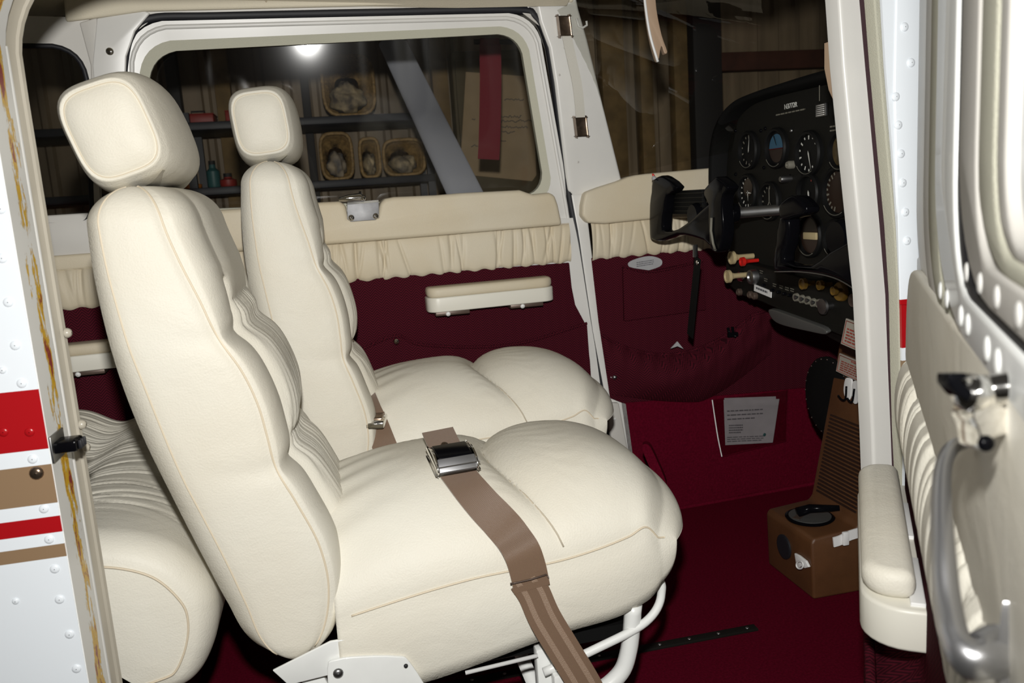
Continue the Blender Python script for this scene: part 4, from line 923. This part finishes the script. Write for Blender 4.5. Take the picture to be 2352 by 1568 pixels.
stud('trim_button', onX(1503, 411, YX-0.002), (-0.5, 0, 1), 0.006, 0.008, 'paper', y1); stud('mic_button', onX(1502, 405, YX-0.002), (-0.5, 0, 1), 0.003, 0.008, 'red_knob', y1)
ck = box('checklist_clip', onX(1582, 464, YX+0.03), (0.012, 0.165, 0.055), 'black_matte', y1, 0.002)
for k in range(5): box('clip_slat', onX(1582, 464, YX+0.0225)+np.array([0, 0, -0.020+0.010*k]), (0.003, 0.155, 0.0025), 'panel_black', ck)
yoke((YX, -0.3, 0.62), 'glossy black control yoke in front of the lower dials, by the doorway post',
     [('horn_cap', [(1789, 470), (1800, 458), (1815, 449), (1830, 453), (1846, 470), (1852, 482), (1844, 493), (1820, 500), (1798, 505), (1788, 494)], -0.004, 0.008),
      ('horn', [(1788, 498), (1809, 503), (1806, 560), (1797, 600), (1860, 610), (1905, 576), (1995, 532), (2060, 520), (2060, 700), (1995, 688), (1966, 665), (1926, 641), (1885, 629), (1834, 623), (1776, 623), (1780, 560)], 0.0, 0.007)],
     -0.33, 0.70, YX)
tube('worn_edge', [onX(*p, YX-0.001) for p in spline([(1780, 624), (1834, 624), (1885, 630), (1926, 642), (1966, 666), (1991, 686)], 4)], 0.0013, 'steel', bpy.data.objects['control_yoke.001'], n=6)
# lanyard hanging from the first yoke
ln = thing('lanyard', onX(1600, 570, YX+0.02), 'thin black strap hanging from the yoke on a steel clip', 'strap')
ribbon('strap', [onX(*p, YX+0.02) for p in spline([(1603, 592), (1600, 620), (1594, 680), (1588, 740), (1585, 772)], 5)], (0, 1, 0), 0.030, 0.002, 'black_matte', ln)
tube('clip', [onX(1597, 562, YX+0.02), onX(1597, 590, YX+0.02)], 0.006, 'steel', ln); stud('rivet', onX(1602, 603, YX+0.018), AX, 0.006, 0.003, 'chrome', ln)

# ------------------------------------------------------------------ centre pedestal
Y0, Y1 = -0.045, 0.145
pd = thing('center_pedestal', (1.02, 0.05, FLOOR_Z), 'brown plastic centre pedestal with ribbed riser and selector on its base', 'pedestal')
prof = [(0.947, FLOOR_Z), (0.943, 0.030), (0.950, 0.040), (1.052, 0.048), (1.062, 0.06), (1.122, 0.35), (1.157, 0.52), (1.40, 0.52), (1.40, FLOOR_Z)]
slab('body', [(x, Y0, z) for x, z in prof], (0, Y1-Y0, 0), 'brown_plastic', pd, 0.008, 3)
def riser(y, z, o=0.0):   # point on the riser face
    t = (z-0.06)/(0.35-0.06); return np.array([1.062+0.06*t-o, y, z])
for k in range(22):
    z = 0.075+0.0085*k; box('rib', riser((Y0+Y1)/2, z, 0.001), (0.004, 0.150, 0.0035), 'brown_groove', pd)
sel_c = np.array([1.000, 0.052, 0.0455])
sel = lathe('selector_plate', sel_c, (0, 0, 1), [(0.052, -0.002), (0.054, 0.002), (0.049, 0.004), (0.047, 0.003)], 'black_gloss', pd, n=36)
lathe('selector_dial', sel_c, (0, 0, 1), [(0.046, 0.002), (0.046, 0.0045), (0.02, 0.005)], 'lever_grey', sel, n=36)
box('dial_band', sel_c+np.array([-0.01, 0.012, 0.0055]), (0.075, 0.016, 0.001), 'bracket_brown', sel, axes=(unit((1, 0.7, 0)), unit((-0.7, 1, 0)), (0, 0, 1)))
tube('selector_handle', [sel_c+np.array([-0.028, 0.006, 0.012]), sel_c+np.array([0.0, 0.0, 0.020]), sel_c+np.array([0.055, -0.03, 0.024])], [0.012, 0.010, 0.006], 'black_gloss', sel, n=10)
lathe('cable_hole', (0.944, 0.065, -0.022), AX, [(0.028, 0.0), (0.028, 0.004), (0.024, 0.005)], 'rubber', pd)
# round black cover behind the pedestal
cc = onX(1908, 912, 1.13); cv = lathe('speaker_cover', cc, AX, [(0.098, 0.0), (0.098, 0.006), (0.092, 0.010), (0.05, 0.011)], 'black_matte', pd, n=40)
for k in range(24):
    a = 2*math.pi*k/24; stud('cover_stud', cc+np.array([-0.008, 0.092*math.cos(a), 0.092*math.sin(a)]), AX, 0.0026, 0.003, 'chrome', cv)
qx = 1.100
qb = [onX(1928, 811, qx-0.01), onX(2010, 845, qx-0.01), onX(2000, 890, qx-0.005), onX(1920, 852, qx-0.005)]
placard(pd, qb, 9, True)
stud('screw', onX(1988, 930, 1.098), AX, 0.007, 0.006, 'chrome', pd); stud('screw', onX(1996, 900, 1.10), AX, 0.008, 0.004, 'black_gloss', pd)
# self-adhesive hooks
def hook(px, py, x, label, pts, wire):
    h = thing('wall_hook', onX(px, py, x), label, 'hook', 'white hooks on the pedestal')
    slab('hook_plate', [onX(a, b, x-0.004) for a, b in spline(pts, 3, True)], (0.004, 0, 0), 'plastic_white', h, 0.001)
    tube('hook_wire', [onX(a, b, x-0.012) for a, b in spline(wire, 4)], 0.0022, 'black_gloss', h, n=6)
hook(1948, 900, 1.102, 'white plastic hook with dark wire, below the placard, on the pedestal riser', [(1941, 870), (1950, 868), (1956, 874), (1955, 900), (1950, 918), (1941, 912), (1937, 895)], [(1944, 887), (1942, 915), (1934, 918), (1925, 908)])
hook(1965, 905, 1.100, 'white plastic hook with dark wire, nearer the door post, on the pedestal riser', [(1959, 876), (1970, 876), (1975, 884), (1973, 905), (1967, 926), (1959, 924), (1956, 900)], [(1962, 893), (1958, 920), (1952, 922), (1946, 914)])
hk = thing('wall_hook', (0.943, -0.01, 0.0), 'small clear plastic hook on the pedestal base beside a round hole', 'hook')
slab('hook_plate', [onX(*p, 0.938) for p in [(1824, 1270), (1835, 1276), (1850, 1288), (1857, 1302), (1848, 1305), (1840, 1300), (1832, 1306), (1828, 1295)]], (0.006, 0, 0), 'plastic_white', hk, 0.0015)
tube('hook_ring', [onX(1837+8*math.cos(t), 1297+9*math.sin(t), 0.932) for t in np.linspace(0, 6.28, 14)[:-1]], 0.002, 'plastic_white', hk, n=6, closed=True)
st = thing('plastic_tie', onY(1930, 1240, -0.05), 'milky plastic strap fastened to the pedestal side under the armrest', 'strap')
ribbon('strap', [onY(*p, -0.052) for p in spline([(1914, 1245), (1930, 1240), (1955, 1228), (2000, 1216)], 4)], (0, 0, 1), 0.022, 0.003, 'plastic_white', st)
box('latch', onY(1942, 1236, -0.056), (0.014, 0.008, 0.030), 'plastic_white', st, 0.002)

# ------------------------------------------------------------------ document pouch and loose papers
dp = thing('document_pouch', FL(1725, 1020, 0.006), 'clear vinyl pouch with red edges on the carpeted side panel', 'pouch')
pe = [(1636, 918), (1808, 896), (1805, 1012), (1658, 1048)]
slab('vinyl_sheet', [FL(*p, 0.020) for p in pe], -FL_N*0.001, 'clear_vinyl', dp)
tube('edge_glint_binding', [FL(*p, 0.018) for p in spline([(1636, 918), (1642, 960), (1649, 1005), (1658, 1048)], 3)], 0.0016, 'plastic_white', dp); tube('edge_glint_binding', [FL(*p, 0.016) for p in [(1658, 1048), (1805, 1012), (1808, 896)]], 0.002, 'carpet', dp)  # white left edge paints a glint on the vinyl; the other is binding
doc = thing('paper_form', FL(1725, 1020, 0.012), 'printed white form with curled corner inside the clear pouch', 'paper')
nu, nv = 16, 14; A = np.zeros((nu, nv, 3))
for i in range(nu):
    for j in range(nv):
        s, t = i/(nu-1), j/(nv-1); tl, tr, br, bl = map(np.array, [(1662, 918), (1790, 916), (1775, 1016), (1666, 1022)])
        p = (tl*(1-s)+tr*s)*(1-t)+(bl*(1-s)+br*s)*t; A[i, j] = FL(*p, 0.010+0.006*math.exp(-((t-0.1)/0.06)**2)*s+0.004*s*s)
grid('sheet', A, 'paper', doc)
slab('back_sheet', [FL(*p, 0.008) for p in [(1664, 914), (1782, 910), (1783, 928), (1664, 930)]], -FL_N*0.001, 'paper', doc)
rows_of_print('form_print', FL(1670, 945, 0.0178), FL(1770, 940, 0.0178)-FL(1670, 945, 0.0178), (0, 0, 1), 3, 0.115, 0.012, 0.003, 'paper_ink', doc, 3)
rows_of_print('form_print', FL(1674, 978, 0.0178), FL(1770, 975, 0.0178)-FL(1674, 978, 0.0178), (0, 0, 1), 4, 0.045, 0.007, 0.003, 'paper_ink', doc, 4)
rows_of_print('form_print', FL(1670, 1005, 0.0178), FL(1770, 1001, 0.0178)-FL(1670, 1005, 0.0178), (0, 0, 1), 3, 0.118, 0.006, 0.002, 'paper_ink', doc, 6)
stud('stamp', FL(1756, 998, 0.0178), FL_N, 0.005, 0.0006, 'tool_teal', doc)
mp = thing('folded_sheet', FL(1482, 606, 0.012), 'white printed sheet sticking out of the upper map pocket', 'paper')
slab('sheet', [FL(*p, 0.013) for p in spline([(1443, 604), (1462, 594), (1490, 588), (1512, 592), (1521, 600), (1515, 612), (1480, 622), (1450, 616)], 3, True)], -FL_N*0.002, 'paper', mp)
rows_of_print('sheet_print', FL(1462, 604, 0.0142), FL(1512, 596, 0.0142)-FL(1462, 604, 0.0142), (0, 0, 1), 3, 0.05, 0.005, 0.002, 'paper_ink', mp, 12)
tri_ = thing('paper_corner', FL(1556, 800, 0.03), 'small pale paper corner poking over the lower side pocket', 'paper')
slab('sheet', [FL(*p, 0.05) for p in [(1541, 800), (1556, 784), (1570, 801), (1556, 795)]], -FL_N*0.003, 'paper', tri_)
bc = thing('binder_clip', FL(1680, 765, 0.03), 'small black clip hooked on the lower side pocket', 'clip')
box('clip_body', FL(1683, 768, 0.055), (0.030, 0.010, 0.012), 'black_gloss', bc, 0.002); tube('clip_arm', [FL(1672, 752, 0.055), FL(1676, 768, 0.058), FL(1690, 772, 0.058)], 0.004, 'black_gloss', bc); tube('clip_arm', [FL(1682, 750, 0.055), FL(1684, 768, 0.058)], 0.004, 'black_gloss', bc)

# ------------------------------------------------------------------ seat belts
NSW = np.array([0, -0.27, 0.0])
def on_cushion(x, y, dz=0.003, base=NSW): return np.array([x, y, float(cushion_top(np.array(x), np.array(y)))+dz])+base
bl = thing('seat_belt', on_cushion(0.155, -0.066), 'tan webbing seat belt with chrome buckle across the cushion beside the doorway', 'seat belt', 'tan seat belts')
def on_seat(px, py, dz=0.004):
    """where the line of sight first meets the near cushion"""
    d = ray(px, py)
    for t in np.arange(0.95, 1.7, 0.001):
        p = CAM+d*t
        if abs(p[1]+0.27) < 0.209 and p[2] < float(cushion_top(np.array(p[0]), np.array(p[1]+0.27)))+dz: return p
    return onY(px, py, -0.487)
bz_ = on_seat(1040, 1058, 0.008); nz_ = unit((0, -0.42, 1.0)); pts = [hit(*p, bz_, nz_) for p in [(1005, 988), (1013, 1006), (1024, 1030), (1036, 1060)]]
ribbon('tongue_strap', spline(pts, 5), (1, 0, 0.0), 0.050, 0.0022, 'webbing', bl)
stud('rivet', hit(1021, 1022, bz_, nz_)+np.array([0, 0, 0.001]), nz_, 0.006, 0.002, 'bronze_cap', bl)
pts = [on_seat(*p) for p in [(1048, 1082), (1078, 1120), (1112, 1160), (1146, 1196), (1175, 1230)]]+[onY(1198, 1265, -0.4865), onY(1212, 1305, -0.4925), onY(1222, 1352, -0.496)]
P_ = spline(pts, 6); sd_ = np.array([np.array([1, 0.1, 0.05])*(1-k)+np.array([1, 0.0, 0.22])*k for k in np.linspace(0, 1, len(P_))])
ribbon('lap_strap', P_, sd_, 0.052, 0.0022, 'webbing', bl)
sd = onY
tube('stitching', [sd(*p, -0.4995) for p in [(1172, 1340), (1185, 1338), (1220, 1330), (1255, 1319), (1260, 1326)]], 0.0012, 'bracket_brown', bl, n=6)
Q_ = spline([sd(1205, 1330, -0.494), sd(1226, 1362, -0.496), sd(1252, 1420, -0.502), sd(1300, 1500, -0.512), sd(1345, 1575, -0.522), sd(1400, 1680, -0.535)], 5)
ac = ribbon('anchor_strap', Q_, (1, 0.0, 0.20), 0.046, 0.0022, 'webbing', bl)
for sg in (-1, 1): ribbon('weave_line', Q_+np.array([sg*0.0105, -0.0013, sg*0.002]), (1, 0.0, 0.20), 0.0075, 0.0006, 'webbing_light', ac)
bc_ = on_seat(1040, 1058, 0.010); ay = unit(on_seat(1056, 1090)-on_seat(1022, 1026)); ay = -ay if ay[1] > 0 else ay; axx = unit(np.array([1, 0, 0])-ay*ay[0]); az = np.cross(ay, axx); az = az if az[2] > 0 else -az
bk = box('buckle', bc_+az*0.004, (0.060, 0.062, 0.012), 'chrome', bl, 0.004, (axx, ay, az), 3)
for sg in (-1, 1): slab('buckle_cheek', [bc_+axx*sg*0.031+ay*a_+az*b_ for a_, b_ in spline([(-0.034, 0.0), (-0.030, 0.012), (0.0, 0.022), (0.030, 0.016), (0.036, 0.0), (0.0, -0.004)], 3, True)], axx*(-0.003*sg), 'chrome', bk, 0.001)
slab('buckle_flap', [bc_+axx*a_+ay*b_+az*c_ for a_, b_, c_ in [(-0.026, -0.026, 0.017), (0.026, -0.026, 0.017), (0.026, 0.022, 0.020), (-0.026, 0.022, 0.020)]], -az*0.004, 'black_gloss', bk, 0.002)
slab('buckle_lip', [bc_+axx*a_+ay*b_+az*c_ for a_, b_, c_ in [(-0.028, 0.023, 0.019), (0.028, 0.023, 0.019), (0.028, 0.037, 0.004), (-0.028, 0.037, 0.004)]], -az*0.003, 'satin_metal', bk, 0.001)
# second belt, tucked at the back of the far cushion
FB = np.array([FS[0], FS[1], 0.038])
b2 = thing('seat_belt', on_cushion(0.02, -0.1, 0.003, FB), 'tan webbing seat belt with chrome buckle tucked against the upright seat back', 'seat belt', 'tan seat belts')
def on_far(px, py, dz=0.004):
    d = ray(px, py)
    for t in np.arange(1.4, 2.3, 0.001):
        p = CAM+d*t; q = p-FB
        if abs(q[1]) < 0.209 and p[2] < float(cushion_top(np.array(q[0]), np.array(q[1])))+FB[2]+dz: return p
    return onY(px, py, 0.06)
pts = [on_far(*p) for p in [(822, 880), (834, 905), (848, 940), (862, 970), (874, 1000), (886, 1030)]]
ribbon('strap', spline(pts, 5), (1, 0, 0.15), 0.048, 0.0022, 'webbing', b2)
c2 = on_far(858, 966, 0.010); A2 = (unit((1, -0.25, 0)), unit((0.25, 1, 0.1)), (0, 0, 1))
k2 = box('buckle', c2, (0.052, 0.062, 0.014), 'chrome', b2, 0.004, A2); box('buckle_flap', c2+np.array([0, 0.004, 0.008]), (0.042, 0.040, 0.005), 'bronze_cap', k2, 0.002, A2)

# ------------------------------------------------------------------ seat rails
def rail(y, x0, x1, label):
    t = thing('seat_rail', ((x0+x1)/2, y, FLOOR_Z), label, 'rail', 'seat rails')
    box('track', ((x0+x1)/2, y, FLOOR_Z+0.002), (x1-x0, 0.020, 0.006), 'panel_black', t, 0.001)
    V = np.linspace(x0+0.03, x1-0.02, 14)
    for x in V: stud('hole', (x, y, FLOOR_Z+0.005), (0, 0, 1), 0.0035, 0.001, 'satin_metal', t)
rail(-0.11, -0.10, 0.775, 'dark slotted seat rail running out from under the near front seat')
rail(-0.44, -0.10, 0.62, 'dark slotted seat rail beside the door sill')
rail(0.10, 0.0, 0.66, 'dark slotted seat rail under the far front seat')

# ------------------------------------------------------------------ hand strap and hook on the far post, sun visors
hs = thing('assist_strap', FU(1333, 300, 0.01), 'grey hand strap with bronze metal end caps on the far door post', 'strap')
ribbon('strap', [FU(*p, 0.020+0.012*math.sin(math.pi*k/16)) for k, p in enumerate(spline([(1301, 78), (1312, 130), (1325, 190), (1331, 240), (1334, 285)], 4))], (1, 0, 0.1), 0.024, 0.002, 'strap_grey', hs)
for q in ((1296, 60), (1334, 291)):
    cxy = FU(*q, 0.022); box('end_cap', cxy, (0.030, 0.012, 0.046), 'bronze_cap', hs, 0.004, (unit((1, 0.06, 0.0)), FU_N, unit((-0.10, -0.1, 1))))
ch = thing('coat_hook', FU(1335, 50, 0.01), 'thin white wire hook on the edge of the far post', 'hook')
tube('wire', [FU(*p, 0.012) for p in [(1324, 42), (1329, 60), (1338, 64), (1348, 58), (1347, 48)]], 0.003, 'plastic_white', ch, n=6)
def visor(pts, y, label, mt, lab_edge):
    v = thing('sun_visor', onY(*pts[0], y), label, 'visor', 'sun visors'); sl = slab('blade', [onY(*p, y) for p in spline(pts, 3, True)], (0.004, 0.022, 0.0), mt, v, 0.003)
    tube('binding', [onY(*p, y-0.001) for p in spline(lab_edge, 5)], 0.003, 'plastic_white', sl)
visor([(1480, -60), (1500, -60), (1508, 20), (1520, 80), (1533, 118), (1526, 122), (1519, 105), (1511, 141), (1497, 100), (1485, 30)], 0.22, 'tan sun visor with pale binding hanging above the far windshield', 'visor_tan', [(1476, -60), (1482, 10), (1493, 80), (1511, 142)])

# ------------------------------------------------------------------ windows of the airframe
ws = thing('window_1', (1.1, 0, 1.0), 'curved clear windshield over the instrument panel', kind='structure')
A = []
for t in np.linspace(0, 1, 14):
    row = []
    for a in np.linspace(-1, 1, 30):
        xb, zb = 1.42-(0.70 if a > 0 else 0.40)*abs(a)**2.6, 0.93-(0.10 if a > 0 else -0.03)*abs(a)**3; xt, zt = 0.72-(0.14 if a > 0 else -0.10)*abs(a)**2.6, 1.28-0.05*abs(a)**3
        row.append((xb*(1-t)+xt*t, (0.555-0.05*t)*a*(1 if a > 0 else 0.83), zb*(1-t)+zt*t+0.02*math.sin(math.pi*t)))
    A.append(row)
grid('pane', np.array(A), 'windshield_glass', ws)
wq = thing('window_2', FU(120, 300), 'rear side window of the far wall', kind='structure')
slab('pane', [FU(*p, -0.012) for p in rquad([(-190, 98), (202, 100), (218, 514), (-190, 526)], [20, 75, 30, 20])], -FU_N*0.003, 'window_glass', wq)

# ================================================================== HANGAR OUTSIDE
HW = 4.0
hw = thing('wall_hangar', (1.5, HW, -1.1), 'brown ribbed metal hangar wall beyond the aircraft', kind='structure')
def m_hangar():
    m, nt, b = _principled('hangar_metal'); b.inputs['Roughness'].default_value = 0.6
    tc = N(nt, 'ShaderNodeTexCoord'); mp_ = N(nt, 'ShaderNodeMapping'); mp_.inputs['Scale'].default_value = (5, 1, 0.5); nt.links.new(tc.outputs['Object'], mp_.inputs['Vector'])
    no = N(nt, 'ShaderNodeTexNoise'); no.inputs['Scale'].default_value = 1.6; no.inputs['Detail'].default_value = 6; nt.links.new(mp_.outputs[0], no.inputs['Vector'])
    r = N(nt, 'ShaderNodeValToRGB'); r.color_ramp.elements[0].position = 0.3; r.color_ramp.elements[1].position = 0.75
    r.color_ramp.elements[0].color = (0.11, 0.08, 0.05, 1); r.color_ramp.elements[1].color = (0.30, 0.225, 0.145, 1)
    nt.links.new(no.outputs['Fac'], r.inputs['Fac']); nt.links.new(r.outputs['Color'], b.inputs['Base Color'])
m_hangar()
def sheet(x0, x1, z0, z1, idx):
    X = [x0]; Yq = [0]
    x = x0
    while x < x1-0.2:
        for dx, dy in ((0.10, 0), (0.016, -0.022), (0.03, -0.022), (0.016, 0)): x += dx; X.append(min(x, x1)); Yq.append(dy)
    X.append(x1); Yq.append(0)
    A = np.array([[(xx_, HW+dy, z) for xx_, dy in zip(X, Yq)] for z in (z0, z1)])
    o = grid('wall_sheet', A, 'hangar_metal', hw); o.data.polygons.foreach_set('use_smooth', [False]*len(o.data.polygons))
for k in range(8): sheet(-2.6+0.92*k, -2.6+0.92*(k+1), -1.1, 3.2, k)
def wpx(px, py, y): return onY(px, py, y)
def upright(px, w_, y, material, z0=-1.1, z1=3.2, name='upright'):
    x = wpx(px, 200, y)[0]; box(name, (x, y, (z0+z1)/2), (w_, 0.10, z1-z0), material, hw, 0.006)
for px, w_, mt in ((400, 0.07, 'post_dark'), (512, 0.09, 'wood_post'), (700, 0.05, 'post_dark'), (1010, 0.10, 'wood_post'), (1405, 0.16, 'wood_post'), (1480, 0.09, 'wood_post'), (1565, 0.14, 'wood_post')): upright(px, w_, HW-0.09, mt)
upright(1620, 0.20, HW-0.25, 'post_dark', name='dark_post')
a, b = wpx(1640, 148, HW-0.12), wpx(2080, 126, HW-0.12)
box('girt', (a+b)/2, (np.linalg.norm(b-a), 0.10, 0.12), 'wood_red', hw, 0.005)
# shelving
def on_shelf(px, py, y): return wpx(px, py, y)
sh = thing('shelf_unit', (-0.1, 3.3, -1.1), 'dark metal shelf unit against the hangar wall', 'shelf')
zt = wpx(800, 268, 3.2)[2]; zl = wpx(800, 412, 3.2)[2]; xl, xr = wpx(300, 268, 3.2)[0]-1.0, wpx(985, 268, 3.2)[0]
for z in (zt, zl, zl-0.45): box('shelf_board', ((xl+xr)/2, 3.35, z-0.02), (xr-xl, 0.45, 0.04), 'shelf_dark', sh, 0.004)
for x in (xl+0.02, (xl+xr)/2, xr-0.02):
    for y in (3.15, 3.55): box('shelf_upright', (x, y, (zt-0.9)/2-0.1), (0.04, 0.04, zt+1.1+0.1), 'shelf_dark', sh)
def basket(px0, py0, px1, py1, z_floor, label, rag, wick='wicker', n=5):
    y = 3.17; a = wpx(px0, py0, y); b = wpx(px1, py1, y); cx_, cz_ = (a[0]+b[0])/2, (a[2]+b[2])/2; wx, hz = abs(b[0]-a[0])/2, abs(a[2]-b[2])/2
    cz_ = z_floor+hz+0.006
    t = thing('storage_basket', (cx_, y+0.12, z_floor), label, 'basket', 'baskets lying on the hangar shelves')
    def lp(q, yy_, nn_=4.0):
        out_ = []
        for k in range(36):
            u = 2*math.pi*k/36; c_, s_ = math.cos(u), math.sin(u); g_ = (abs(c_)**nn_+abs(s_)**nn_)**(-1/nn_); out_.append((cx_+wx*q*c_*g_, yy_, cz_+hz*q*s_*g_))
        return out_
    rows_ = [lp(1.0, y), lp(0.97, y+0.05), lp(0.93, y+0.15), lp(0.90, y+0.25), lp(0.5, y+0.26)]
    grid('basket_wall', np.array(rows_), wick, t, cv=True, cap1=True)
    tube('rim', lp(1.0, y), 0.010, wick, t, n=8, closed=True)
    for k in range(1, n): tube('weave_band', lp(0.985-0.012*k, y+0.045*k), 0.005, wick, t, n=6, closed=True)
    r_ = thing('rag', (cx_, y+0.10, z_floor+0.01), rag[0], 'rag', 'rags stuffed in the baskets')
    U = np.linspace(0, 2*math.pi, 40, endpoint=False); VV = np.linspace(0.05, math.pi-0.05, 26); A_ = np.zeros((26, 40, 3)); sd0 = rag[2]
    for i, v_ in enumerate(VV):
        for j, u in enumerate(U):
            d_ = np.array([math.sin(v_)*math.cos(u), math.sin(v_)*math.sin(u), math.cos(v_)])
            rr_ = 1+0.22*float(wob(sd0, d_[0]*3+d_[1], d_[2]*3-d_[1], 1.4))+0.10*abs(float(wob(sd0+3, d_[0]*7, d_[2]*7+d_[1]*3, 1.5)))
            A_[i, j] = np.array([cx_+rag[3]*wx, y+0.12, z_floor+0.012+hz*0.60])+d_*np.array([wx*0.66, 0.10, hz*0.56])*rr_
    A_[:, :, 2] = np.maximum(A_[:, :, 2], z_floor+0.012)
    grid('folded_cloth', A_, rag[1], r_, cv=True, cap0=True, cap1=True)
basket(735, 137, 865, 268, zt, 'large wicker basket on the upper shelf, lying with its mouth outwards', ('crumpled tan rag in the large upper wicker basket', 'rag_tan', 2, -0.05))
basket(733, 310, 814, 410, zl, 'rounded basket on the lower shelf, at the end away from the strut', ('crumpled grey-tan rag in the rounded basket away from the strut', 'rag_grey', 5, -0.02))
basket(824, 325, 876, 410, zl, 'narrow upright basket between the two rounded baskets', ('crumpled rag in the narrow upright basket', 'rag_tan', 8, 0.0))
basket(880, 341, 979, 416, zl, 'wide rounded basket beside the wing strut', ('crumpled rag spilling in the wide basket beside the strut', 'rag_tan', 11, 0.05))
def jar(px, w_, h_, z, mt, label, name='container'):
    x = wpx(px, 380, 3.25)[0]; z += 0.003; t = thing(name, (x, 3.25, z), label, name, 'workshop items on the hangar shelves')
    lathe('body', (x, 3.25, z), (0, 0, 1), [(w_*0.9, 0), (w_, 0.01), (w_, h_*0.7), (w_*0.5, h_*0.85), (w_*0.45, h_)], mt, t, n=16); lathe('cap', (x, 3.25, z+h_), (0, 0, 1), [(w_*0.5, 0), (w_*0.5, 0.02)], 'post_dark', t, n=12)
jar(487, 0.035, 0.12, zl, 'tool_teal', 'small teal bottle on the lower shelf', 'bottle'); jar(520, 0.045, 0.05, zl, 'tool_red', 'low red tin on the lower shelf', 'tin'); jar(436, 0.05, 0.03, zl, 'tool_orange', 'flat orange tin on the lower shelf', 'tin')
def crate(px, w_, h_, z, mt, label):
    x = wpx(px, 260, 3.28)[0]; t = thing('tool_box', (x, 3.28, z), label, 'box', 'workshop boxes on the hangar shelves')
    box('body', (x, 3.28, z+h_*0.45+0.001), (w_, 0.18, h_*0.9), mt, t, 0.006); box('lid', (x, 3.28, z+h_*0.95), (w_*1.04, 0.19, h_*0.12), mt, t, 0.004); tube('handle', [(x-w_*0.2, 3.28, z+h_), (x-w_*0.2, 3.28, z+h_+0.02), (x+w_*0.2, 3.28, z+h_+0.02), (x+w_*0.2, 3.28, z+h_)], 0.005, 'post_dark', t)
crate(455, 0.17, 0.05, zt, 'tool_red', 'long red tool box on the upper shelf'); crate(538, 0.08, 0.06, zt, 'tool_red', 'short red box beside the wood upright on the upper shelf'); crate(968, 0.07, 0.06, zt, 'tool_red', 'small red box at the strut end of the upper shelf')
# cabinet door, notice board
cbt = thing('cabinet', (wpx(1130, 250, 3.7)[0], 3.75, -1.1), 'olive brown cabinet standing behind the notice board', 'cabinet')
a, b = wpx(1035, 118, 3.65), wpx(1260, 480, 3.65)
box('body', ((a[0]+b[0])/2, 3.73, (a[2]-1.1)/2), (b[0]-a[0], 0.15, a[2]+1.1), 'cabinet_olive', cbt, 0.01)
box('door', ((a[0]+b[0])/2, 3.645, (a[2]-1.1)/2), ((b[0]-a[0])*0.94, 0.02, (a[2]+1.1)*0.96), 'cabinet_olive', cbt, 0.006)
nbd = thing('notice_board', wpx(1145, 410, 3.60), 'tan sheet of card with handwritten lines on the cabinet', 'board')
slab('card', [wpx(*p, 3.60) for p in [(1070, 165), (1222, 176), (1232, 402), (1222, 416), (1056, 400)]], (0, 0.012, 0), 'board_tan', nbd)
r = random.Random(3); V = []
def scrawl(px0, py0, px1, seed):
    r = random.Random(seed); pts = []; n = int((px1-px0)/2.2)
    for k in range(n): pts.append(wpx(px0+(px1-px0)*k/n, py0+r.uniform(-3, 3), 3.597))
    tube('handwriting', pts, 0.0022, 'paper_ink', nbd, n=4)
for k, (u0, v0, u1) in enumerate([(1158, 228, 1205), (1152, 268, 1200), (1150, 278, 1225), (1152, 292, 1215), (1152, 304, 1185), (1150, 322, 1165), (1082, 335, 1100), (1084, 275, 1094)]): scrawl(u0, v0, u1, k)
# red streamer hanging from the wing outside
rs = thing('red_streamer', at(1125, 112, 3.2), 'wide dark red fabric streamer hanging outside the window', 'streamer')
ribbon('ribbon', [at(*p, 3.2) for p in [(1126, 96), (1126, 112), (1127, 180), (1126, 260), (1124, 330), (1122, 366)]], CR*1.0+CU*0.1, 0.083, 0.003, 'streamer_red', rs)
tube('top_loop', [at(1103, 96, 3.2), at(1147, 96, 3.2)], 0.014, 'streamer_red', rs)
# wing strut, wing underside
wsn = thing('wing', at(1120, 520, 2.55), 'grey wing strut crossing behind the far window, with the wing above', 'wing')
pa, pb = at(1105, 520, 2.55), at(893, 80, 3.45); tdir = unit(pb-pa); chord = unit(CR-tdir*np.dot(CR, tdir)); thk = np.cross(tdir, chord)
A = np.array([[p+chord*0.058*math.cos(u)+thk*0.020*math.sin(u)*(1-0.4*math.cos(u)) for u in np.linspace(0, 2*math.pi, 24, endpoint=False)] for p in (pa, (pa+pb)/2, pb)])
grid('strut_tube', A, 'strut_grey', wsn, cv=True, cap0=True, cap1=True)
pc_ = pb+tdir*0.10; A = np.array([[p+chord*q*math.cos(u)+thk*q*0.42*math.sin(u) for u in np.linspace(0, 2*math.pi, 20, endpoint=False)] for p, q in ((pb-tdir*0.08, 0.062), (pb, 0.070), (pc_, 0.075))])
grid('strut_cuff_shade', A, 'cabinet_olive', wsn, cv=True, cap0=True, cap1=True)  # dark cuff colour stands for the shadow on the strut's upper end

box('wing_panel', (0.25, 2.2, 1.95), (1.5, 3.0, 0.14), 'paint_white', wsn, 0.05)
pt = at(1124, 96, 3.2); tube('pitot_tube', [pt+CR*0.09, pt-CR*0.06], 0.010, 'post_dark', wsn); tube('pitot_mast', [pt+CR*0.09, pt+CR*0.11+np.array([0, 0, 0.3]), (pt[0]+0.14, pt[1], 1.90)], 0.012, 'post_dark', wsn)
tube('strut_top', [pc_, (pc_[0]-0.1, pc_[1]+0.25, 1.90)], 0.05, 'strut_grey', wsn)
